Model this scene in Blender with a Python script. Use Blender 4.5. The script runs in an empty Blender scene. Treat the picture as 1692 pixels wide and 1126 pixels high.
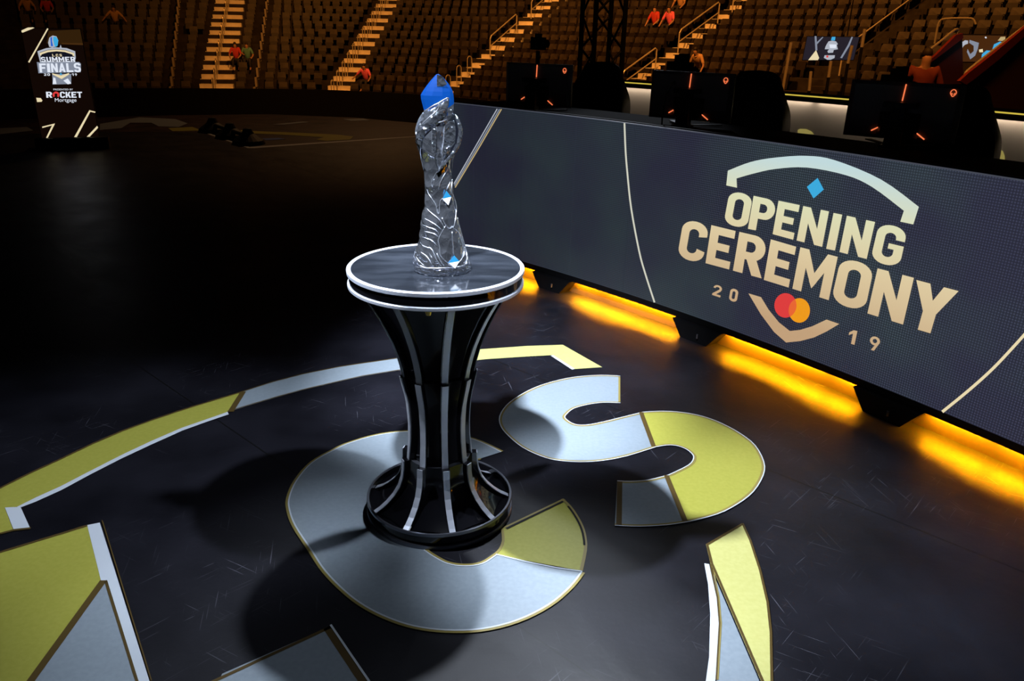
import bpy, bmesh, math, random
from mathutils import Vector, Matrix
from mathutils.geometry import tessellate_polygon
random.seed(7)
PI = math.pi
S = bpy.context.scene
COL = S.collection

# ------------------------------------------------------------------ camera
F_PX = 1291.6
CAM = Vector((0, 0, 1.8))
RX = Vector((0.999754246, 0.0221686, 0.0))          # world X, Y, Z expressed in camera axes (right, down, forward)
RY = Vector((0.00821393, -0.37042938, 0.92882431))
RZ = Vector((0.02059076, -0.92859605, -0.37052044))
cam_d = bpy.data.cameras.new('camera'); cam = bpy.data.objects.new('camera', cam_d); COL.objects.link(cam)
cam_d.sensor_width = 36; cam_d.lens = F_PX / 1692 * 36; cam_d.clip_end = 300; cam_d.clip_start = .05
right = Vector((RX[0], RY[0], RZ[0])); upv = -Vector((RX[1], RY[1], RZ[1])); back = -Vector((RX[2], RY[2], RZ[2]))
mw = Matrix((right, upv, back)).transposed().to_4x4(); mw.translation = CAM
cam.matrix_world = mw
S.camera = cam

def ray(px, py):
    c = Vector((px - 846, py - 563, F_PX))
    return Vector((RX.dot(c), RY.dot(c), RZ.dot(c)))
def G(px, py, z=0.0):
    """the point at height z seen at a pixel of the photograph"""
    r = ray(px, py); return CAM + r * ((z - CAM.z) / r.z)
def PX(p):
    d = Vector(p) - CAM
    c = Vector((d.x*RX[0]+d.y*RY[0]+d.z*RZ[0], d.x*RX[1]+d.y*RY[1]+d.z*RZ[1], d.x*RX[2]+d.y*RY[2]+d.z*RZ[2]))
    return (846 + F_PX*c.x/c.z, 563 + F_PX*c.y/c.z) if c.z > 0.01 else (-9999, -9999)
def AZ(px, py=100):
    r = ray(px, py); return math.atan2(r.x, r.y)

# ------------------------------------------------------------------ world, exposure
S.view_settings.view_transform = 'Standard'; S.view_settings.look = 'None'
S.view_settings.exposure = 0; S.view_settings.gamma = 1
w = bpy.data.worlds.new('world'); S.world = w; w.use_nodes = True
w.node_tree.nodes['Background'].inputs[0].default_value = (0.35, 0.3, 0.4, 1)
w.node_tree.nodes['Background'].inputs[1].default_value = 0.0035

AX = Vector((-0.276, 2.684, 0))                     # pedestal axis
def spot(name, loc, tgt, power, col, ang, blend=.5, size=.09):
    l = bpy.data.lights.new(name, 'SPOT'); l.energy = power; l.color = col
    l.spot_size = math.radians(ang); l.spot_blend = blend; l.shadow_soft_size = size
    o = bpy.data.objects.new(name, l); COL.objects.link(o); o.location = loc
    o.rotation_euler = (Vector(tgt) - Vector(loc)).to_track_quat('-Z', 'Y').to_euler()
    return o
def area(name, loc, tgt, power, col, sx, sy=None, spread=180):
    l = bpy.data.lights.new(name, 'AREA'); l.energy = power; l.color = col
    l.shape = 'RECTANGLE'; l.size = sx; l.size_y = sy or sx; l.spread = math.radians(spread)
    o = bpy.data.objects.new(name, l); COL.objects.link(o); o.location = loc
    o.rotation_euler = (Vector(tgt) - Vector(loc)).to_track_quat('-Z', 'Y').to_euler()
    return o
COLD = (0.80, 0.88, 1.0)
K = 3.75
# four truss spotlights around the plinth, whose shadows the photograph shows on the floor
for nm, ox, oy, pw, tx, ty, an in (('spot_right', -.60, .05, 1200, -1.55, 2.95, 25), ('spot_far', -.20, -.58, 1100, -.40, 1.60, 27), ('spot_left', .59, -.02, 2900, .80, 2.52, 23), ('spot_near', .13, .57, 5000, .0, 4.1, 24)):
    spot(nm, (AX.x - ox*K, AX.y - oy*K, 4.8), (tx, ty, 0), pw, COLD, an, .9)
spot('overhead_fill', (.1, 3.4, 9.0), (-.15, 2.6, 0), 330, COLD, 31, .6, .7)  # soft fill added to lift the shadows around the plinth
# light added far beyond the stage to put a sheen on the floor graphics
spot('sheen_light', (2.2, 15.5, 6.2), (.45, 3.5, 0), 500, COLD, 8, .8, .12)
#spot('back_light_low', (1.2, 9.0, 6.0), (.3, 2.0, 0), 260, COLD, 24, .7, .12)
# warm house lights over the stands
AMB = (1.0, 0.345, 0.05)
spot('house_light_right', (2, 22, 16), (14, 40, 4), 20000, AMB, 90, .8, .5)
spot('house_light_centre', (-4, 26, 16), (-5, 46, 3), 15000, AMB, 80, .9, .5)
spot('house_light_left', (-10, 24, 15), (-17, 44, 2), 2000, AMB, 90, .9, .5)
spot('tunnel_fill_light', (3, 9, 13), (8.5, 16.5, 1.5), 5600, AMB, 62, .6, .4)  # added to brighten the dark tunnel walls and rails
spot('stage_wash', (-3, 24, 10), (-4.5, 16.2, 0), 900, (1, .5, .2), 46, .9, .5)

# ------------------------------------------------------------------ materials
def mat(name, col=(0.5, 0.5, 0.5), rough=.5, metal=0., emit=None, estr=1., spec=.5, trans=0., ior=1.45, coat=0.):
    m = bpy.data.materials.new(name); m.use_nodes = True
    b = m.node_tree.nodes['Principled BSDF']
    b.inputs['Base Color'].default_value = (*col, 1); b.inputs['Roughness'].default_value = rough
    b.inputs['Metallic'].default_value = metal; b.inputs['Specular IOR Level'].default_value = spec
    b.inputs['Transmission Weight'].default_value = trans; b.inputs['IOR'].default_value = ior
    b.inputs['Coat Weight'].default_value = coat
    if emit:
        b.inputs['Emission Color'].default_value = (*emit, 1); b.inputs['Emission Strength'].default_value = estr
    return m
def nz(m, scale, c1, c2, detail=4, rough=None, bump=0., coord='Object', stretch=(1, 1, 1)):
    """noise-driven colour, roughness range and bump on a principled material"""
    nt = m.node_tree; b = nt.nodes['Principled BSDF']
    tc = nt.nodes.new('ShaderNodeTexCoord'); mp = nt.nodes.new('ShaderNodeMapping'); mp.inputs['Scale'].default_value = stretch
    n = nt.nodes.new('ShaderNodeTexNoise'); n.inputs['Scale'].default_value = scale; n.inputs['Detail'].default_value = detail
    r = nt.nodes.new('ShaderNodeValToRGB'); r.color_ramp.elements[0].position = .35; r.color_ramp.elements[1].position = .68
    r.color_ramp.elements[0].color = (*c1, 1); r.color_ramp.elements[1].color = (*c2, 1)
    nt.links.new(tc.outputs[coord], mp.inputs[0]); nt.links.new(mp.outputs[0], n.inputs['Vector'])
    nt.links.new(n.outputs['Fac'], r.inputs[0]); nt.links.new(r.outputs[0], b.inputs['Base Color'])
    if rough:
        q = nt.nodes.new('ShaderNodeMapRange'); q.inputs[3].default_value = rough[0]; q.inputs[4].default_value = rough[1]
        nt.links.new(n.outputs['Fac'], q.inputs[0]); nt.links.new(q.outputs[0], b.inputs['Roughness'])
    if bump:
        k = nt.nodes.new('ShaderNodeBump'); k.inputs['Strength'].default_value = bump; k.inputs['Distance'].default_value = .01
        nt.links.new(n.outputs['Fac'], k.inputs['Height']); nt.links.new(k.outputs[0], b.inputs['Normal'])
    return m

def rubber():
    """black vinyl stage floor: scuffs, fine scratches, sheet seams, soft wrinkles"""
    m = mat('black_stage_vinyl', (.012, .012, .016), .42, spec=.38)
    nt = m.node_tree; b = nt.nodes['Principled BSDF']; L = nt.links.new
    tc = nt.nodes.new('ShaderNodeTexCoord')
    def N(t): return nt.nodes.new(t)
    def noise(scale, st, det=5, rot=0., dist=0.):
        vr = N('ShaderNodeVectorRotate'); vr.rotation_type = 'Z_AXIS'; vr.inputs['Angle'].default_value = rot; mp = N('ShaderNodeMapping'); mp.inputs['Scale'].default_value = st
        n = N('ShaderNodeTexNoise'); n.inputs['Scale'].default_value = scale; n.inputs['Detail'].default_value = det
        n.inputs['Distortion'].default_value = dist
        L(tc.outputs['Object'], vr.inputs['Vector']); L(vr.outputs[0], mp.inputs[0]); L(mp.outputs[0], n.inputs['Vector']); return n
    def ramp(src, a, c, c0=(0, 0, 0, 1), c1=(1, 1, 1, 1)):
        r = N('ShaderNodeValToRGB'); r.color_ramp.elements[0].position = a; r.color_ramp.elements[1].position = c
        r.color_ramp.elements[0].color = c0; r.color_ramp.elements[1].color = c1; L(src, r.inputs[0]); return r
    big = noise(2.2, (1, 1, 1), 6)
    patch = ramp(noise(1.6, (1, 1, 1), 4).outputs['Fac'], .46, .62)
    # scratches: thin bands of strongly stretched noise in three directions
    tot = None
    for rot, sc, th in ((.5, 4, .69), (-.75, 5, .70), (1.35, 3.5, .695), (2.3, 3, .69)):
        s = ramp(noise(sc, (1.1, 42, 1), 2, rot, .25).outputs['Fac'], th, th + .03)
        if tot is None: tot = s.outputs[0]
        else:
            a = N('ShaderNodeMath'); a.operation = 'MAXIMUM'; L(tot, a.inputs[0]); L(s.outputs[0], a.inputs[1]); tot = a.outputs[0]
    mul = N('ShaderNodeMath'); mul.operation = 'MULTIPLY'; L(tot, mul.inputs[0]); L(patch.outputs[0], mul.inputs[1])
    # sheet seams every 1.5 m
    mp = N('ShaderNodeMapping'); mp.inputs['Rotation'].default_value = (0, 0, math.radians(-47)); L(tc.outputs['Object'], mp.inputs[0])
    sx = N('ShaderNodeSeparateXYZ'); L(mp.outputs[0], sx.inputs[0])
    pp = N('ShaderNodeMath'); pp.operation = 'PINGPONG'; pp.inputs[1].default_value = .75; L(sx.outputs[0], pp.inputs[0])
    lt = N('ShaderNodeMath'); lt.operation = 'LESS_THAN'; lt.inputs[1].default_value = .003; L(pp.outputs[0], lt.inputs[0])
    base = ramp(big.outputs['Fac'], .3, .75, (.004, .004, .0065, 1), (.013, .013, .020, 1))
    mx = N('ShaderNodeMixRGB'); L(mul.outputs[0], mx.inputs[0]); L(base.outputs[0], mx.inputs[1]); mx.inputs[2].default_value = (.075, .075, .095, 1)
    mx2 = N('ShaderNodeMixRGB'); L(lt.outputs[0], mx2.inputs[0]); L(mx.outputs[0], mx2.inputs[1]); mx2.inputs[2].default_value = (.003, .003, .003, 1)
    L(mx2.outputs[0], b.inputs['Base Color'])
    fine = noise(40, (1, 1, 1), 5)
    ra = N('ShaderNodeMapRange'); ra.inputs[3].default_value = .34; ra.inputs[4].default_value = .56; L(big.outputs['Fac'], ra.inputs[0])
    L(ra.outputs[0], b.inputs['Roughness'])
    wr = noise(1.1, (1, 2.2, 1), 2, .9, .6)
    k1 = N('ShaderNodeBump'); k1.inputs['Strength'].default_value = .3; k1.inputs['Distance'].default_value = .03; L(wr.outputs['Fac'], k1.inputs['Height'])
    k2 = N('ShaderNodeBump'); k2.inputs['Strength'].default_value = .12; k2.inputs['Distance'].default_value = .004; L(fine.outputs['Fac'], k2.inputs['Height'])
    L(k1.outputs[0], k2.inputs['Normal']); L(k2.outputs[0], b.inputs['Normal'])
    return m

def screen_mat():
    """dark blue-grey LED wall picture, with its grid of diodes"""
    m = bpy.data.materials.new('led_wall_picture'); m.use_nodes = True
    nt = m.node_tree; b = nt.nodes['Principled BSDF']; L = nt.links.new
    b.inputs['Base Color'].default_value = (.01, .01, .012, 1); b.inputs['Roughness'].default_value = .6
    uv = nt.nodes.new('ShaderNodeUVMap'); uv.uv_map = 'UVMap'
    sep = nt.nodes.new('ShaderNodeSeparateXYZ'); L(uv.outputs[0], sep.inputs[0])
    def M(op, a, c):
        n = nt.nodes.new('ShaderNodeMath'); n.operation = op
        for i, v in enumerate((a, c)):
            if v is None: continue
            if isinstance(v, (int, float)): n.inputs[i].default_value = v
            else: L(v, n.inputs[i])
        return n.outputs[0]
    P = 2*PI/.0125
    sx = M('SINE', M('MULTIPLY', sep.outputs[0], P), None); sy = M('SINE', M('MULTIPLY', sep.outputs[1], P), None)
    g = M('MULTIPLY', M('ADD', M('MULTIPLY', sx, .5), .5), M('ADD', M('MULTIPLY', sy, .5), .5))
    no = nt.nodes.new('ShaderNodeTexNoise'); no.inputs['Scale'].default_value = 1.6; L(uv.outputs[0], no.inputs['Vector'])
    r = nt.nodes.new('ShaderNodeValToRGB'); r.color_ramp.elements[0].position = .35; r.color_ramp.elements[1].position = .65
    r.color_ramp.elements[0].color = (.0155, .0165, .030, 1); r.color_ramp.elements[1].color = (.019, .027, .034, 1)
    L(no.outputs['Fac'], r.inputs[0]); L(r.outputs[0], b.inputs['Emission Color'])
    # the picture itself is a little brighter towards the logo end of the wall
    bs = M('ADD', M('MULTIPLY', g, 2.0), .85)
    gr = nt.nodes.new('ShaderNodeMapRange'); gr.inputs[1].default_value = 10.0; gr.inputs[2].default_value = 13.6
    gr.inputs[3].default_value = .75; gr.inputs[4].default_value = 1.35; L(sep.outputs[0], gr.inputs[0])
    L(M('MULTIPLY', bs, gr.outputs[0]), b.inputs['Emission Strength'])
    return m

def cream_mat():
    """screen lettering: cream below, paler and bluer towards the top of the picture"""
    m = bpy.data.materials.new('led_wall_lettering'); m.use_nodes = True
    nt = m.node_tree; b = nt.nodes['Principled BSDF']; L = nt.links.new
    b.inputs['Base Color'].default_value = (.02, .02, .02, 1); b.inputs['Roughness'].default_value = .6
    uv = nt.nodes.new('ShaderNodeUVMap'); uv.uv_map = 'UVMap'
    sep = nt.nodes.new('ShaderNodeSeparateXYZ'); L(uv.outputs[0], sep.inputs[0])
    r = nt.nodes.new('ShaderNodeValToRGB'); cr = r.color_ramp
    mr = nt.nodes.new('ShaderNodeMapRange'); mr.inputs[1].default_value = .3; mr.inputs[2].default_value = 1.2; L(sep.outputs[1], mr.inputs[0])
    cr.elements[0].position = 0; cr.elements[0].color = (.46, .30, .17, 1)
    cr.elements[1].position = 1; cr.elements[1].color = (.46, .60, .62, 1)
    e = cr.elements.new(.45); e.color = (.62, .50, .30, 1)
    e = cr.elements.new(.72); e.color = (.62, .62, .40, 1)
    L(mr.outputs[0], r.inputs[0]); L(r.outputs[0], b.inputs['Emission Color']); b.inputs['Emission Strength'].default_value = 1.15
    return m

M = {}
M['rubber'] = rubber()
M['stage'] = nz(mat('stage_floor', spec=.3), 3, (.016, .007, .004), (.045, .02, .012), rough=(.4, .7))
M['silver_vinyl'] = nz(mat('silver_floor_vinyl', rough=.36, spec=.6), 60, (.27, .325, .375), (.30, .355, .41), rough=(.30, .40))
M['gold_vinyl'] = nz(mat('gold_floor_vinyl', rough=.36, spec=.5), 60, (.40, .39, .065), (.44, .43, .08), rough=(.30, .42))
M['cream_vinyl'] = nz(mat('pale_gold_floor_vinyl', rough=.36, spec=.6), 60, (.60, .58, .20), (.64, .62, .23), rough=(.28, .38))
M['white_vinyl'] = mat('white_bevel_vinyl', (.66, .72, .80), .4)
M['brown_trim'] = mat('brown_outline_vinyl', (.10, .065, .02), .35)
M['gold_trim'] = mat('gold_outline_vinyl', (.30, .24, .07), .35)
M['brushed'] = nz(mat('brushed_aluminium', rough=.3, metal=1.), 14, (.50, .52, .56), (.60, .62, .66), rough=(.25, .42), stretch=(1, 6, 1))
M['edge_alu'] = mat('satin_aluminium_edge', (.60, .64, .74), .42, .35)
M['gloss_black'] = mat('gloss_black_laminate', (.006, .006, .008), .12, spec=.5, coat=.3)
M['gloss_bronze'] = M['gloss_black']
M['dark_metal'] = mat('dark_steel', (.20, .21, .25), .32, .8)
M['top'] = nz(mat('polished_metal_top', rough=.2, metal=0., spec=1., ior=1.8), 5, (.010, .012, .016), (.024, .028, .036), rough=(.06, .15), stretch=(1, 3, 1))
M['black'] = mat('matt_black', (.004, .004, .005), .6, spec=.25)
M['black_cloth'] = mat('black_drape', (.003, .003, .004), .9, spec=.1)
M['desk'] = mat('dark_brown_desk_laminate', (.014, .006, .003), .8, spec=.1)
M['crystal'] = mat('smoked_crystal_body', (.46, .49, .56), .11, .95, spec=.8)
M['crystal_light'] = mat('clear_crystal', (.34, .37, .43), .05, .95, spec=.8)
M['ridge'] = mat('polished_silver_edge', (.80, .84, .92), .22, .95)
M['glass'] = mat('clear_glass', (.85, .9, 1), .03, 0, trans=1., ior=1.5)
M['blue'] = mat('glowing_blue_crystal', (.0003, .008, .045), .5, .0, emit=(.003, .095, .50), estr=.6, spec=.03)  # emission put into the tip to hold its blue, not a lamp
M['cyan'] = mat('glowing_blue_enamel', (.01, .13, .27), .4, emit=(.03, .36, .66), estr=.25)  # slight glow added to the enamel colour
M['white'] = mat('white_enamel', (.85, .88, .92), .25)
M['gold_reflection'] = mat('painted_gold_reflection', (.55, .33, .08), .25, .9)  # unused colour for painting gold reflections on the trophy
M['led'] = screen_mat(); M['cream'] = cream_mat()
def em(name, c, s=1.): return mat(name, (.01, .01, .01), .5, emit=c, estr=s)
M['e_cyan'] = em('screen_cyan', (.045, .40, .72)); M['e_red'] = em('screen_red', (.72, .045, .045)); M['e_orange'] = em('screen_orange', (.85, .32, .01))
M['e_overlap'] = em('screen_red_orange_mix', (.80, .13, .03))
M['e_white'] = em('screen_white', (.75, .80, .90)); M['e_grey'] = em('screen_grey', (.22, .25, .32)); M['e_cream'] = em('screen_pale_gold', (.80, .68, .42))
M['e_line'] = em('screen_pale_line', (.62, .62, .52)); M['e_silver'] = em('screen_silver', (.42, .45, .52)); M['e_gold'] = em('screen_gold_line', (.50, .38, .18))
M['e_navy'] = em('screen_navy', (.006, .007, .014)); M['e_brown'] = em('screen_dark_brown', (.0055, .0022, .0012)); M['e_bronze'] = em('screen_bronze_band', (.055, .022, .005))
M['e_amberline'] = em('monitor_orange_light', (1.0, .20, .07), 1.1); M['e_strip'] = em('green_gold_strip_light', (.62, .48, .06), 1.)
M['e_blue'] = em('screen_blue', (.02, .12, .60))
M['seat_pan'] = mat('shaded_seat_underside', (.014, .010, .009), .5, spec=.4)  # darker than the backrests, painting the shade between seat rows
M['seat'] = nz(mat('dark_seat_fabric', rough=.55, spec=.4), 3, (.022, .017, .016), (.045, .035, .03))
M['seat_frame'] = mat('seat_end_panel', (.30, .26, .22), .5)
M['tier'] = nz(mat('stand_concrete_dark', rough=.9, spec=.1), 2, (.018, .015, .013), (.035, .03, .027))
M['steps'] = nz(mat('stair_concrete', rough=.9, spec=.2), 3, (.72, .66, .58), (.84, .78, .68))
M['nosing'] = mat('pale_step_nosing', (.75, .7, .6), .6)
M['rail'] = mat('handrail_metal', (.70, .62, .48), .35, .4)
M['redwall'] = mat('red_painted_wall', (.07, .006, .004), .7)
M['redcap'] = mat('red_wall_capping', (.20, .016, .007), .6)
M['maroon'] = mat('dark_maroon_wall', (.05, .006, .004), .8)
M['chair'] = mat('black_leatherette', (.006, .006, .007), .5, spec=.3)
M['emblem'] = mat('grey_embroidered_crest', (.05, .05, .055), .6)
M['monitor'] = mat('dark_grey_monitor_shell', (.20, .18, .17), .45)
M['monitor_dark'] = mat('black_monitor_stand', (.008, .008, .009), .4)
M['skin'] = mat('skin', (.42, .22, .14), .6); M['hair'] = mat('dark_hair', (.02, .012, .008), .7)
M['red_shirt'] = mat('red_shirt', (.60, .05, .05), .8); M['dark_red_shirt'] = mat('dark_red_shirt', (.15, .02, .012), .8); M['pink_shirt'] = mat('pink_shirt', (1.0, .16, .34), .8)
M['tan_shirt'] = mat('tan_shirt', (.55, .32, .15), .8); M['teal_shirt'] = mat('teal_shirt', (.10, .28, .26), .8)
M['dark_trousers'] = mat('dark_trousers', (.02, .02, .03), .8)
M['white_panel'] = mat('white_panel', (.62, .58, .52), .6)
M['amber_board'] = mat('brown_riser_board', (.085, .065, .04), .5)

# ------------------------------------------------------------------ mesh builder
class MB:
    def __init__(s): s.v = []; s.f = []; s.uv = None
    def add(s, vs, fs):
        o = len(s.v); s.v += [Vector(p) for p in vs]; s.f += [tuple(i + o for i in f) for f in fs]; return s
    def box(s, c, d, rz=0., mtx=None):
        x, y, z = (t / 2 for t in d); m = Matrix.Rotation(rz, 3, 'Z'); c = Vector(c)
        vs = [Vector((sx*x, sy*y, sz*z)) for sx in (-1, 1) for sy in (-1, 1) for sz in (-1, 1)]
        vs = [(mtx @ v if mtx else m @ v) + c for v in vs]
        return s.add(vs, [(0, 1, 3, 2), (4, 6, 7, 5), (0, 4, 5, 1), (2, 3, 7, 6), (0, 2, 6, 4), (1, 5, 7, 3)])
    def hexa(s, a, b):
        """solid between two quads a and b (each 4 points)"""
        return s.add(list(a) + list(b), [(3, 2, 1, 0), (4, 5, 6, 7), (0, 1, 5, 4), (1, 2, 6, 5), (2, 3, 7, 6), (3, 0, 4, 7)])
    def tube(s, pts, r, n=8, closed=False):
        pts = [Vector(p) for p in pts]; rings = []; N = len(pts)
        rs = r if isinstance(r, (list, tuple)) else [r]*N
        prev = None
        for i, p in enumerate(pts):
            if closed: t = (pts[(i+1) % N] - pts[i-1])
            else: t = pts[min(i+1, N-1)] - pts[max(i-1, 0)]
            t.normalize()
            if prev is None:
                a = Vector((0, 0, 1)) if abs(t.z) < .9 else Vector((1, 0, 0)); u = t.cross(a).normalized()
            else: u = (prev - t*prev.dot(t)).normalized()
            prev = u; v = t.cross(u)
            rings.append([p + (u*math.cos(2*PI*k/n) + v*math.sin(2*PI*k/n))*rs[i] for k in range(n)])
        vs = [q for rg in rings for q in rg]; fs = []
        for i in range(N if closed else N-1):
            j = (i+1) % N
            for k in range(n): fs.append((i*n+k, i*n+(k+1) % n, j*n+(k+1) % n, j*n+k))
        if not closed: fs += [tuple(range(n))[::-1], tuple((N-1)*n+k for k in range(n))]
        return s.add(vs, fs)
    def lathe(s, prof, c, n=64, a0=0., a1=2*PI):
        full = abs(a1-a0-2*PI) < 1e-6; m = n if full else n+1; c = Vector(c)
        vs = [c + Vector((r*math.cos(a0+(a1-a0)*k/n), r*math.sin(a0+(a1-a0)*k/n), z)) for r, z in prof for k in range(m)]
        fs = [(i*m+k, i*m+(k+1) % m, (i+1)*m+(k+1) % m, (i+1)*m+k) for i in range(len(prof)-1) for k in range(n)]
        return s.add(vs, fs)
    def poly(s, pts, h=0., up=Vector((0, 0, 1))):
        """a flat outline, given thickness h along up"""
        pts = [Vector(p) for p in pts]; n = len(pts)
        tr = tessellate_polygon([pts])
        top = [p + up*h for p in pts]
        s.add(top, [tuple(t) for t in tr])
        if h:
            s.add(pts + top, [(i, (i+1) % n, n+(i+1) % n, n+i) for i in range(n)])
            s.add(pts, [tuple(reversed(t)) for t in tr])
        return s
    def strip(s, A, B_):
        n = len(A); return s.add(list(A)+list(B_), [(i, i+1, n+i+1, n+i) for i in range(n-1)])
    def build(s, name, m, parent=None, smooth=False, uvf=None):
        me = bpy.data.meshes.new(name); 
        o = bpy.data.objects.new(name, me)
        off = Vector((0, 0, 0))
        if parent is not None: off = WORLD.get(parent.name, Vector((0, 0, 0)))
        me.from_pydata([tuple(p - off) for p in s.v], [], s.f)
        b = bmesh.new(); b.from_mesh(me); bmesh.ops.remove_doubles(b, verts=b.verts, dist=1e-5); bmesh.ops.recalc_face_normals(b, faces=b.faces); b.to_mesh(me); b.free()
        if uvf:
            l = me.uv_layers.new(name='UVMap')
            for lp in me.loops: l.data[lp.index].uv = uvf(me.vertices[lp.vertex_index].co + off)
        me.materials.append(M[m] if isinstance(m, str) else m)
        if smooth:
            for p in me.polygons: p.use_smooth = True
            if smooth is not True:
                try: me.set_sharp_from_angle(angle=math.radians(smooth))
                except Exception: pass
        COL.objects.link(o)
        if parent is not None: o.parent = parent; WORLD[o.name] = off
        return o
WORLD = {}
def tag(o, label=None, cat=None, group=None, kind=None):
    if label: o['label'] = label
    if cat: o['category'] = cat
    if group: o['group'] = group
    if kind: o['kind'] = kind
    return o
def thing(name, loc, label, cat, group=None):
    o = bpy.data.objects.new(name, None); COL.objects.link(o); o.location = loc; o.empty_display_size = .1
    WORLD[o.name] = Vector(loc); return tag(o, label, cat, group)
def copy_tree(o, parent=None):
    c = o.copy(); COL.objects.link(c)
    if parent is not None: c.parent = parent
    for ch in KIDS.get(o.name, []): copy_tree(ch, c)
    return c
KIDS = {}
def collect():
    KIDS.clear()
    for o in COL.objects:
        if o.parent: KIDS.setdefault(o.parent.name, []).append(o)
def arc_pts(c, rx, ry, a0, a1, n): return [(c[0]+rx*math.cos(a0+(a1-a0)*i/n), c[1]+ry*math.sin(a0+(a1-a0)*i/n)) for i in range(n+1)]
def resample(pts, n=6, closed=False):
    """Catmull-Rom through 2D points"""
    out = []; N = len(pts)
    for i in range(N if closed else N-1):
        p = [pts[(i+k) % N] if closed else pts[min(max(i+k, 0), N-1)] for k in (-1, 0, 1, 2)]
        for j in range(n):
            t = j/n
            out.append(tuple(.5*((2*p[1][a]) + (-p[0][a]+p[2][a])*t + (2*p[0][a]-5*p[1][a]+4*p[2][a]-p[3][a])*t*t + (-p[0][a]+3*p[1][a]-3*p[2][a]+p[3][a])*t**3) for a in range(len(pts[0]))))
    if not closed: out.append(tuple(pts[-1]))
    return out

# ------------------------------------------------------------------ stage floor
edge = [(-22, 6), (-18, 9.5), (-13.5, 12.6), (-9.9, 15.2), (-8.6, 15.9), (-7.1, 16.7), (-5.3, 17.3), (-3.4, 17.0), (-2.1, 16.3), (0, 14.9), (3, 12.2), (6.5, 9), (10.5, 4), (12, -4), (-22, -4)]
b = MB(); b.poly([(x, y, -.62) for x, y in edge], .614); tag(b.build('floor_stage', 'stage'), kind='structure')
matp = [(-21, 4), (-17, 8), (-12.2, 11.2), (-8.57, 13.24), (-6.86, 13.88), (-5.58, 14.1), (-4.24, 12.29), (-4.06, 12.32), (-1.65, 14.2), (0.2, 14.3), (2.9, 11.6), (6.3, 8.6), (10.2, 3.9), (11.6, -3.8), (-21, -3.8)]
b = MB(); b.poly([(x, y, -.006) for x, y in matp], .006); tag(b.build('floor_stage_vinyl', 'rubber'), kind='structure')
b = MB(); b.add([(-80, -20, -3.2), (60, -20, -3.2), (60, 70, -3.2), (-80, 70, -3.2)], [(0, 1, 2, 3)]); tag(b.build('floor_arena', 'black'), kind='structure')

ZD = .0035
def gp(pts, z=ZD): return [G(x, y, z) for x, y in pts]
def outline(mb, pts, wid, z, closed=False, side=1):
    """a narrow flat strip running along a line of floor points, on its left (side 1) or right"""
    P = [Vector((p.x, p.y, z)) for p in pts]; n = len(P); A = []; Bq = []
    for i, p in enumerate(P):
        t = (P[(i+1) % n]-P[i-1]) if closed else (P[min(i+1, n-1)]-P[max(i-1, 0)])
        t.normalize(); nn = Vector((-t.y, t.x, 0))*wid*side; A.append(p); Bq.append(p+nn)
    if closed: A.append(A[0]); Bq.append(Bq[0])
    mb.strip(A, Bq); return mb

# the ring of the crest around the plinth
t = thing('floor_emblem_arc', (0, 0, 0), 'long thin silver and gold arc on the black floor, curving behind the plinth', 'floor graphic')
o_out = [(-210, 918), (-110, 865), (-60, 837), (0, 806), (50, 781), (100, 758), (150, 734), (201, 712), (250, 694), (301, 677), (350, 662), (397, 648)]
i_in = [(376, 681), (340, 693.5), (301, 707), (250, 729), (201, 752), (150, 778), (100, 804), (60, 822), (28, 838), (8, 840), (22, 877), (0, 882), (-80, 905), (-210, 940)]
b = MB(); b.poly(gp(o_out+i_in)); b.build('gold_panel', 'gold_vinyl', t)
so = [(397, 648), (450, 631), (500, 618), (560, 606), (600, 600), (655, 592), (700, 587)]
si = [(700, 607), (655, 613), (600, 622), (560, 631), (500, 645), (450, 659), (376, 681)]
b = MB(); b.poly(gp(so+si)); b.build('silver_panel', 'silver_vinyl', t)
ro = [(700, 587), (750, 581), (800, 577), (870, 572), (930, 570), (995, 607), (950, 610), (914, 587), (860, 590), (800, 594), (750, 600), (700, 607)]
b = MB(); b.poly(gp(ro)); b.build('gold_panel', 'cream_vinyl', t)
b = MB(); b.poly(gp([(8, 839), (34, 838), (50, 874), (23, 877)], ZD+.0006)); b.build('white_bevel', 'white_vinyl', t)
b = MB(); b.poly(gp([(28, 838), (60, 822), (100, 804), (150, 778), (201, 752), (250, 729), (301, 707), (340, 693.5), (376, 681), (378, 685), (340, 698), (301, 712), (250, 735), (201, 758), (150, 784), (100, 811), (60, 829), (34, 839)], ZD+.0006)); b.build('white_bevel', 'white_vinyl', t)
b = MB(); b.poly(gp([(914, 587), (950, 610), (945, 611), (910, 588)], ZD+.0006)); b.build('white_bevel', 'white_vinyl', t)
b = MB(); outline(b, gp(o_out), .012, ZD+.0012, side=-1); outline(b, gp(so), .008, ZD+.0012, side=-1); outline(b, gp([(397, 648), (376, 681)]), .03, ZD+.0014)
outline(b, gp([(-210, 944), (-80, 908), (0, 884), (22, 878), (50, 875)]), .012, ZD+.0012); outline(b, gp(si), .008, ZD+.0012, side=-1)
b.build('outline_trim', 'brown_trim', t)

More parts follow.
